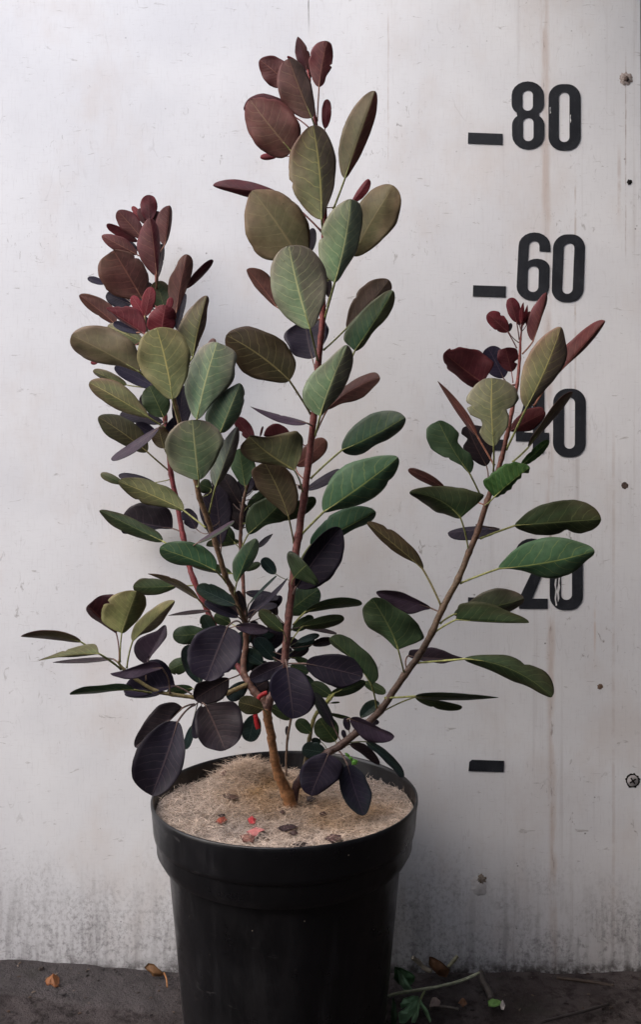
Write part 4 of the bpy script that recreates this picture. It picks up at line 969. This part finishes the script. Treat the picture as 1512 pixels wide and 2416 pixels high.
    rad = [r0*1.45]+[r0*1.05]*(n1-2)+[r0]+[r0*(1-.75*(q+1)/len(rib)) for q in range(len(rib)-1)]
    V2, F2 = tube_geo(pts, rad, 6)
    me2 = mesh("petiole", V2, F2)
    pc = {'R': (120, 66, 62), 'DR': (96, 52, 50), 'RB': (126, 84, 66), 'P': (92, 74, 68), 'DP': (92, 74, 66), 'PB': (92, 74, 68), 'PM': (104, 84, 74), 'T': (84, 86, 66), 'DO': (110, 102, 64)}.get(cn, (126, 128, 76))
    pcl = np.array(lin(pc))*GAIN
    colattr(me2, 'col', [pcl*(.9+.2*rng.random())]*len(V2))
    return me, me2, L*(abs(wR)+abs(wL)), cn

built = []
for i, (a, k) in enumerate(LV): built.append((*build_leaf(i, a, k), i))
YOUNG = {'R', 'DR', 'RB'}
mature = sorted([b for b in built if b[3] not in YOUNG], key=lambda b: -b[2])
keep = set(b[4] for b in mature[:100])
rest = []
for b in built:
    nm = 'young_leaf' if b[3] in YOUNG else 'leaf'
    if nm == 'leaf' and b[4] not in keep: rest.append(b); continue
    b[0].name = nm
    o = link(nm, b[0], M_leaf, plant)
    link("petiole", b[1], M_stem, o)
if rest:
    bm = bmesh.new()
    for b in rest: bm.from_mesh(b[0])
    nleaf = len(bm.faces)
    for b in rest: bm.from_mesh(b[1])
    bm.faces.ensure_lookup_table()
    for q in range(nleaf, len(bm.faces)): bm.faces[q].material_index = 1
    me = bpy.data.meshes.new("small_leaves"); bm.to_mesh(me); bm.free()
    o = link("small_leaves", me, M_leaf, plant); me.materials.append(M_stem); o['kind'] = 'stuff'

# ------------------------------------------------------------------ small things
def scrap(name, pts, c0, c1, label, cat, group=None, lift=.012, thick=.0004, seed=0, parent=None, hf=None):
    """a curled dry leaf: outline of 3-D points fanned round a lifted middle"""
    rng = random.Random(seed); c = sum(pts, Vector())/len(pts); V = []
    nv = Vector((0, 0, 0))
    for i_ in range(len(pts)): nv += (pts[i_]-c).cross(pts[(i_+1) % len(pts)]-c)
    nv.normalize()
    if nv.y > .3 or nv.z < -.5: nv = -nv
    if abs(nv.z) > .7: nv = Vector((0, 0, 1 if nv.z > 0 else -1))
    Fc = []; cols = []
    A0, A1 = np.array(lin(c0)), np.array(lin(c1)); n = len(pts); ring = 4
    for s in (0, 1):
        for r in range(ring+1):
            for k_ in range(n):
                f_ = r/ring; p = c.lerp(pts[k_], f_)
                p = p+nv*(lift*(1-f_*f_)+.56*lift*noise.noise(Vector((p.x*160, p.y*160+p.z*110, seed*3+f_))))
                V.append(p-nv*(thick*s)); m = rng.random()*.5+.5*f_; cols.append(A0*(1-m)+A1*m)
    off = (ring+1)*n
    for s in (0, 1):
        for r in range(ring):
            for k_ in range(n):
                q = [s*off+r*n+k_, s*off+r*n+(k_+1) % n, s*off+(r+1)*n+(k_+1) % n, s*off+(r+1)*n+k_]
                Fc.append(tuple(q if s == 0 else q[::-1]))
    for k_ in range(n): Fc.append((ring*n+k_, ring*n+(k_+1) % n, off+ring*n+(k_+1) % n, off+ring*n+k_)[::-1])
    me = mesh(name, V, Fc); colattr(me, 'col', cols); o = link(name, me, M_vcol, parent)
    if parent is None: tag(o, label, cat, group)
    return o
def subdiv(poly, n=3):
    out = []
    for i in range(len(poly)):
        a_, b_ = poly[i], poly[(i+1) % len(poly)]
        for k_ in range(n): out.append((a_[0]+(b_[0]-a_[0])*k_/n, a_[1]+(b_[1]-a_[1])*k_/n))
    return out
def on_mat(px, py, up=.002):
    # walk the view ray down to the mat
    lo, hi = .0, .33
    for _ in range(40):
        m = (lo+hi)/2; p = P3(px, py, m)
        if p.z < mat_h(p.x, p.y): lo = m
        else: hi = m
    p = P3(px, py, (lo+hi)/2); p.z = mat_h(p.x, p.y)+up; return p
def mat_scrap(poly, c0, c1, label, seed, lift=.0018, grp="scraps on the fibre mat", name="leaf_scrap"):
    pts = [on_mat(*cv('k', x, y)) for x, y in subdiv(poly)]
    scrap(name, pts, c0, c1, label, "leaf scrap", grp, lift, seed=seed)
mat_scrap([(542, 505), (565, 492), (586, 508), (578, 528), (552, 532)], (168, 48, 56), (190, 66, 70), "bright red round leaf scrap on the fibre mat", 1)
mat_scrap([(535, 570), (575, 550), (592, 545), (628, 560), (602, 572), (585, 592), (560, 588)], (176, 104, 100), (190, 120, 116), "pinkish leaf scrap just below the bright red one", 2)
mat_scrap([(382, 520), (400, 500), (425, 494), (440, 510), (412, 534)], (150, 70, 44), (120, 48, 36), "orange red curled leaf scrap on the left of the mat", 3)
mat_scrap([(396, 486), (415, 478), (432, 488), (418, 500)], (52, 38, 34), (40, 30, 28), "tiny dark brown scrap just above the orange one", 4)
mat_scrap([(505, 588), (545, 580), (578, 596), (570, 622), (520, 620)], (128, 92, 80), (104, 66, 58), "dull reddish brown leaf scrap under the pinkish one", 5)
mat_scrap([(690, 552), (725, 535), (760, 530), (795, 545), (760, 556), (722, 568)], (62, 44, 46), (44, 32, 34), "dark maroon leaf scrap below the trunk base", 6)
mat_scrap([(748, 576), (775, 566), (800, 578), (775, 588)], (66, 48, 46), (50, 36, 34), "small dark scrap right below the maroon leaf scrap", 7)
mat_scrap([(925, 605), (960, 580), (1005, 588), (1012, 606), (965, 622)], (92, 66, 62), (60, 42, 42), "brownish dark leaf scrap near the front right rim", 8)
mat_scrap([(765, 632), (800, 622), (850, 632), (808, 643)], (40, 32, 32), (52, 40, 38), "black brown leaf scrap against the front rim", 9)
mat_scrap([(418, 385), (450, 376), (470, 392), (505, 396), (470, 408), (430, 400)], (84, 60, 48), (66, 48, 40), "thin brown leaf scrap on the back left of the mat", 10)
mat_scrap([(836, 396), (862, 388), (882, 404), (860, 422), (838, 414)], (58, 42, 40), (44, 32, 32), "dark crumpled scrap behind the hanging purple leaves", 11)
mat_scrap([(900, 478), (925, 468), (940, 482), (918, 492)], (76, 52, 44), (60, 40, 36), "small brown scrap right of the trunk base", 12)
mat_scrap([(700, 470), (722, 462), (732, 474), (712, 482)], (70, 48, 40), (54, 38, 34), "small brown scrap left of the trunk base", 13)
mat_scrap([(402, 285), (425, 262), (440, 268), (425, 292)], (88, 52, 48), (60, 38, 36), "dull red scrap by the back left rim", 14)

# red tie on the trunk
def ribbon(name, crop, path, d, wid, c, label, cat, parent=None):
    pts = [P3(*cv(crop, x, y), d/100) for x, y in path]; pts = [Vector(p) for p in catmull(pts, 5)]; V = []; Fc = []
    for i, p in enumerate(pts):
        t = (pts[min(i+1, len(pts)-1)]-pts[max(0, i-1)]).normalized(); s = t.cross(Vector((0, 1, 0))).normalized()
        wd = wid*(1+.25*noise.noise(Vector((i*.7, 3, 1)))); yy = .0012*noise.noise(Vector((i*.6, 9, 2)))
        V += [p-s*wd+Vector((0, yy, 0)), p+s*wd+Vector((0, -yy-.0012, 0)), p+s*wd+Vector((0, -yy-.0006, 0)), p-s*wd+Vector((0, yy+.0006, 0))]
    for i in range(len(pts)-1):
        for k_ in range(4): Fc.append((i*4+k_, i*4+(k_+1) % 4, i*4+4+(k_+1) % 4, i*4+4+k_))
    Fc += [(0, 3, 2, 1), tuple(len(V)-4+q for q in range(4))]
    me = mesh(name, V, Fc); colattr(me, 'col', [np.array(lin(c))]*len(V)); o = link(name, me, M_vcol, parent)
    if parent is None: tag(o, label, cat)
    return o
tie = empty("plant_tie", P3(*cv('i', 650, 900), .19)); tag(tie, "small red plastic plant tie knotted round the fork of the trunk", "plant tie")
ribbon("band", 'i', [(692, 858), (670, 866), (645, 880), (628, 905), (618, 935), (612, 975), (612, 1020)], 19.1, .0022, (140, 26, 32), "", "", tie)
ribbon("band_end", 'i', [(612, 1018), (618, 1050), (622, 1075), (632, 1106)], 19.4, .0026, (146, 28, 34), "", "", tie)

# green seedling in the pot
sd_ = empty("seedling", on_mat(*cv('j', 950, 1300))); tag(sd_, "tiny bright green weed seedling by the back rim of the pot", "seedling")
s0 = P3(*cv('j', 945, 1310), .115)
V, Fc = tube_geo(catmull([s0, P3(*cv('j', 930, 1255), .115), P3(*cv('j', 900, 1210), .118)], 4), .0004, 5); me = mesh("stalk", V, Fc); colattr(me, 'col', [lin((96, 130, 60))]*len(V)); link("stalk", me, M_vcol, sd_)
for i, poly in enumerate(([(872, 1190), (890, 1188), (915, 1205), (925, 1225), (905, 1232), (885, 1215)], [(905, 1225), (930, 1222), (950, 1240), (940, 1260), (915, 1250)], [(930, 1270), (955, 1245), (990, 1255), (995, 1275), (970, 1272), (992, 1292), (965, 1300), (940, 1296)])):
    pts = [P3(*cv('j', x, y), .118+.004*i) for x, y in subdiv(poly, 2)]
    scrap("leaflet", pts, (84, 140, 58), (104, 158, 70), "", "", None, .0015, seed=30+i, parent=sd_)

# litter on the ground
def ground_scrap(crop, poly, c0, c1, label, cat, seed, lift=.006, name="dry_leaf", grp=None, up=.003):
    pts = [gz(*cv(crop, x, y)) for x, y in subdiv(poly)]
    for p in pts: p.z = max(p.z, 0)+up-.006
    return scrap(name, pts, c0, c1, label, cat, grp, lift, seed=seed)
ground_scrap('n', [(300, 715), (330, 685), (370, 668), (405, 690), (400, 740), (375, 758), (345, 735), (318, 742)], (112, 70, 36), (92, 54, 28), "orange brown curled dry leaf alone on the ground at the left", "dry leaf", 41, .007, up=.008)
dl = empty("dry_leaf", gz(*cv('n', 1060, 620))); tag(dl, "brown dry leaf with upright stalk against the board left of the pot", "dry leaf")
pts = [P3(*cv('n', x, y), .018) for x, y in subdiv([(985, 560), (1010, 535), (1050, 545), (1095, 580), (1130, 612), (1090, 628), (1040, 622), (1015, 590)])]
scrap("blade", pts, (112, 80, 50), (92, 66, 44), "", "", None, .004, seed=42, parent=dl)
V, Fc = tube_geo(catmull([P3(*cv('n', 1120, 600), .02), P3(*cv('n', 1136, 640), .03), P3(*cv('n', 1142, 700), .04)], 4), .0011, 6); me = mesh("stalk", V, Fc); colattr(me, 'col', [lin((122, 84, 50))]*len(V)); link("stalk", me, M_vcol, dl)
pts = [P3(*cv('m', x, y), .022) for x, y in subdiv([(375, 385), (405, 390), (450, 420), (488, 455), (470, 495), (430, 490), (395, 455), (372, 425)])]
scrap("dry_leaf", pts, (108, 76, 50), (84, 58, 40), "brown dry leaf leaning on the board right of the pot", "dry leaf", None, .005, seed=43)
def twig(crop, path, d, r, c, label, name="twig", parent=None):
    pts = [P3(*cv(crop, x, y), dd/100) for (x, y), dd in zip(path, d)]; pts = catmull(pts, 5)
    V, Fc = tube_geo(pts, [r*(1+.25*noise.noise(Vector((i*.8, r*9000, 2)))) for i in range(len(pts))], 7); me = mesh(name, V, Fc)
    A = np.array(lin(c)); colattr(me, 'col', [A*(.8+.4*random.random()) for _ in V]); o = link(name, me, M_vcol, parent)
    if parent is None: tag(o, label, "twig")
    return o
twig('m', [(285, 388), (315, 410), (350, 445), (390, 465)], [1.2, 1.2, 1.4, 1.8], .0028, (120, 112, 98), "grey dry stalk behind the brown leaf right of the pot")
twig('m', [(478, 440), (500, 415), (528, 382)], [1.6, 1.2, .8], .0024, (116, 112, 90), "short pale stalk rising right of the brown leaf")
twig('m', [(655, 470), (665, 520), (690, 560), (708, 612)], [1.5, 3.5, 5, 6.8], .0042, (72, 66, 62), "thick curled grey dry stalk lying from the board's foot")
twig('m', [(1060, 498), (1180, 512), (1290, 528), (1370, 545)], [1.0, 1.6, 2.2, 2.8], .0022, (54, 44, 38), "long thin brown stick along the foot of the board")
twig('m', [(380, 665), (430, 655), (480, 658), (535, 668)], [8.5, 8.2, 8.2, 8.6], .0018, (84, 78, 72), "thin pale twig beside the green weed")
twig('m', [(960, 745), (1060, 715), (1200, 680), (1340, 640)], [12.5, 11.2, 9.4, 7.4], .0016, (46, 42, 42), "long faint twig at the lower right of the ground")
ground_scrap('m', [(375, 700), (385, 672), (420, 662), (438, 685), (428, 705), (400, 702)], (130, 116, 108), (108, 94, 88), "small pale brown dry leaf below the thin twig", "dry leaf", 44, .006, up=.010)
ground_scrap('m', [(530, 680), (555, 672), (580, 690), (560, 708)], (112, 80, 56), (92, 64, 48), "tiny brown dry leaf at the end of the pale twig", "dry leaf", 45, .005, up=.010)
ground_scrap('m', [(690, 680), (705, 668), (745, 668), (763, 682), (748, 704), (712, 710), (694, 700)], (86, 120, 60), (100, 134, 72), "single small fresh green leaf lying on the ground at right", "leaf", 46, .004, "fallen_leaf", up=.010)
ground_scrap('m', [(757, 700), (772, 692), (784, 706), (776, 718), (762, 714)], (190, 182, 178), (160, 152, 148), "small whitish pebble beside the fresh green leaf", "pebble", 47, .006, "pebble", up=.010)
# crumbs of dirt and bark along the wall foot
def crumbs():
    rng = random.Random(77); V, Fc, cols = [], [], []
    for i in range(230):
        x = rng.uniform(-.45, .45); y = -abs(rng.gauss(0, .07))-.004 if rng.random() < .6 else rng.uniform(-.2, -.01)
        if math.hypot(x-POT.x, y-POT.y) < .115: continue
        t = max(0, min(1, (x+.42)/.28)); z = -.009+.016*(1-t*t*(3-2*t)); r = rng.uniform(.0005, .0018)*(1.6 if rng.random() < .1 else 1)
        n0 = len(V); a0 = rng.random()*6.28; st = rng.uniform(.4, 1)
        for h_, f_ in ((0, 1.0), (rng.uniform(.3, .8)*r, .8)):
            for k_ in range(6):
                an = a0+k_*math.pi/3; rr = r*f_*rng.uniform(.7, 1.3); ux, uy = rr*math.cos(an)*1.6, rr*math.sin(an)*st
                V.append((x+ux*math.cos(a0)-uy*math.sin(a0), y+ux*math.sin(a0)+uy*math.cos(a0), z+h_))
        for k_ in range(6): Fc.append((n0+k_, n0+(k_+1) % 6, n0+6+(k_+1) % 6, n0+6+k_))
        Fc.append(tuple(n0+6+k_ for k_ in range(6)))
        c = rng.choice([(34, 28, 26), (52, 44, 40), (78, 66, 56), (28, 24, 24), (96, 84, 74), (60, 46, 36)]); cols += [lin(c)]*12
    me = mesh("dirt_crumbs", V, Fc, False); colattr(me, 'col', cols); o = link("dirt_crumbs", me, M_vcol)
    tag(o, "fine dirt and bark crumbs scattered on the ground along the board", "dirt", kind='stuff')
crumbs()
# weed sprig beside the pot
wd = empty("weed_sprig", P3(*cv('m', 200, 585), .10)); tag(wd, "green weed sprig with long pale stalk and toothed leaves beside the pot", "weed")
twig('m', [(150, 600), (205, 582), (330, 562), (450, 540), (560, 510), (650, 470)], [9.5, 9, 7.6, 6, 4, 1.8], .0018, (150, 154, 130), "", "stalk", wd)
twig('m', [(352, 568), (335, 600), (322, 640)], [8, 8.8, 9.6], .0014, (112, 120, 84), "", "side_stalk", wd)
def weed_leaf(poly, d, c0, c1, seed):
    pts = [P3(*cv('m', x, y), d/100+.002*math.sin(i*.9)) for i, (x, y) in enumerate(subdiv(poly, 3))]
    scrap("leaflet", pts, c0, c1, "", "", None, .003, seed=seed, parent=wd)
weed_leaf([(190, 440), (225, 445), (270, 465), (300, 490), (295, 520), (265, 545), (215, 535), (185, 500)], 8.5, (84, 124, 80), (70, 104, 70), 51)
weed_leaf([(205, 455), (235, 480), (255, 510), (285, 560), (240, 565), (215, 530)], 9.5, (134, 168, 132), (120, 156, 120), 52)
weed_leaf([(318, 598), (285, 595), (240, 610), (218, 640), (225, 665), (270, 640), (312, 615)], 10, (134, 172, 134), (118, 154, 118), 53)
weed_leaf([(318, 605), (270, 640), (235, 668), (208, 690), (215, 740), (245, 745), (285, 700), (310, 650)], 10.6, (138, 176, 136), (122, 160, 122), 54)
weed_leaf([(320, 605), (310, 660), (285, 705), (280, 735), (300, 742), (318, 700), (326, 640)], 11, (144, 180, 138), (126, 162, 122), 55)
weed_leaf([(324, 605), (330, 650), (350, 690), (380, 742), (386, 725), (372, 680), (345, 640)], 10.8, (124, 158, 118), (106, 140, 104), 56)
weed_leaf([(182, 598), (196, 640), (205, 700), (195, 760), (172, 760), (170, 680)], 11.5, (78, 104, 76), (66, 92, 66), 57)
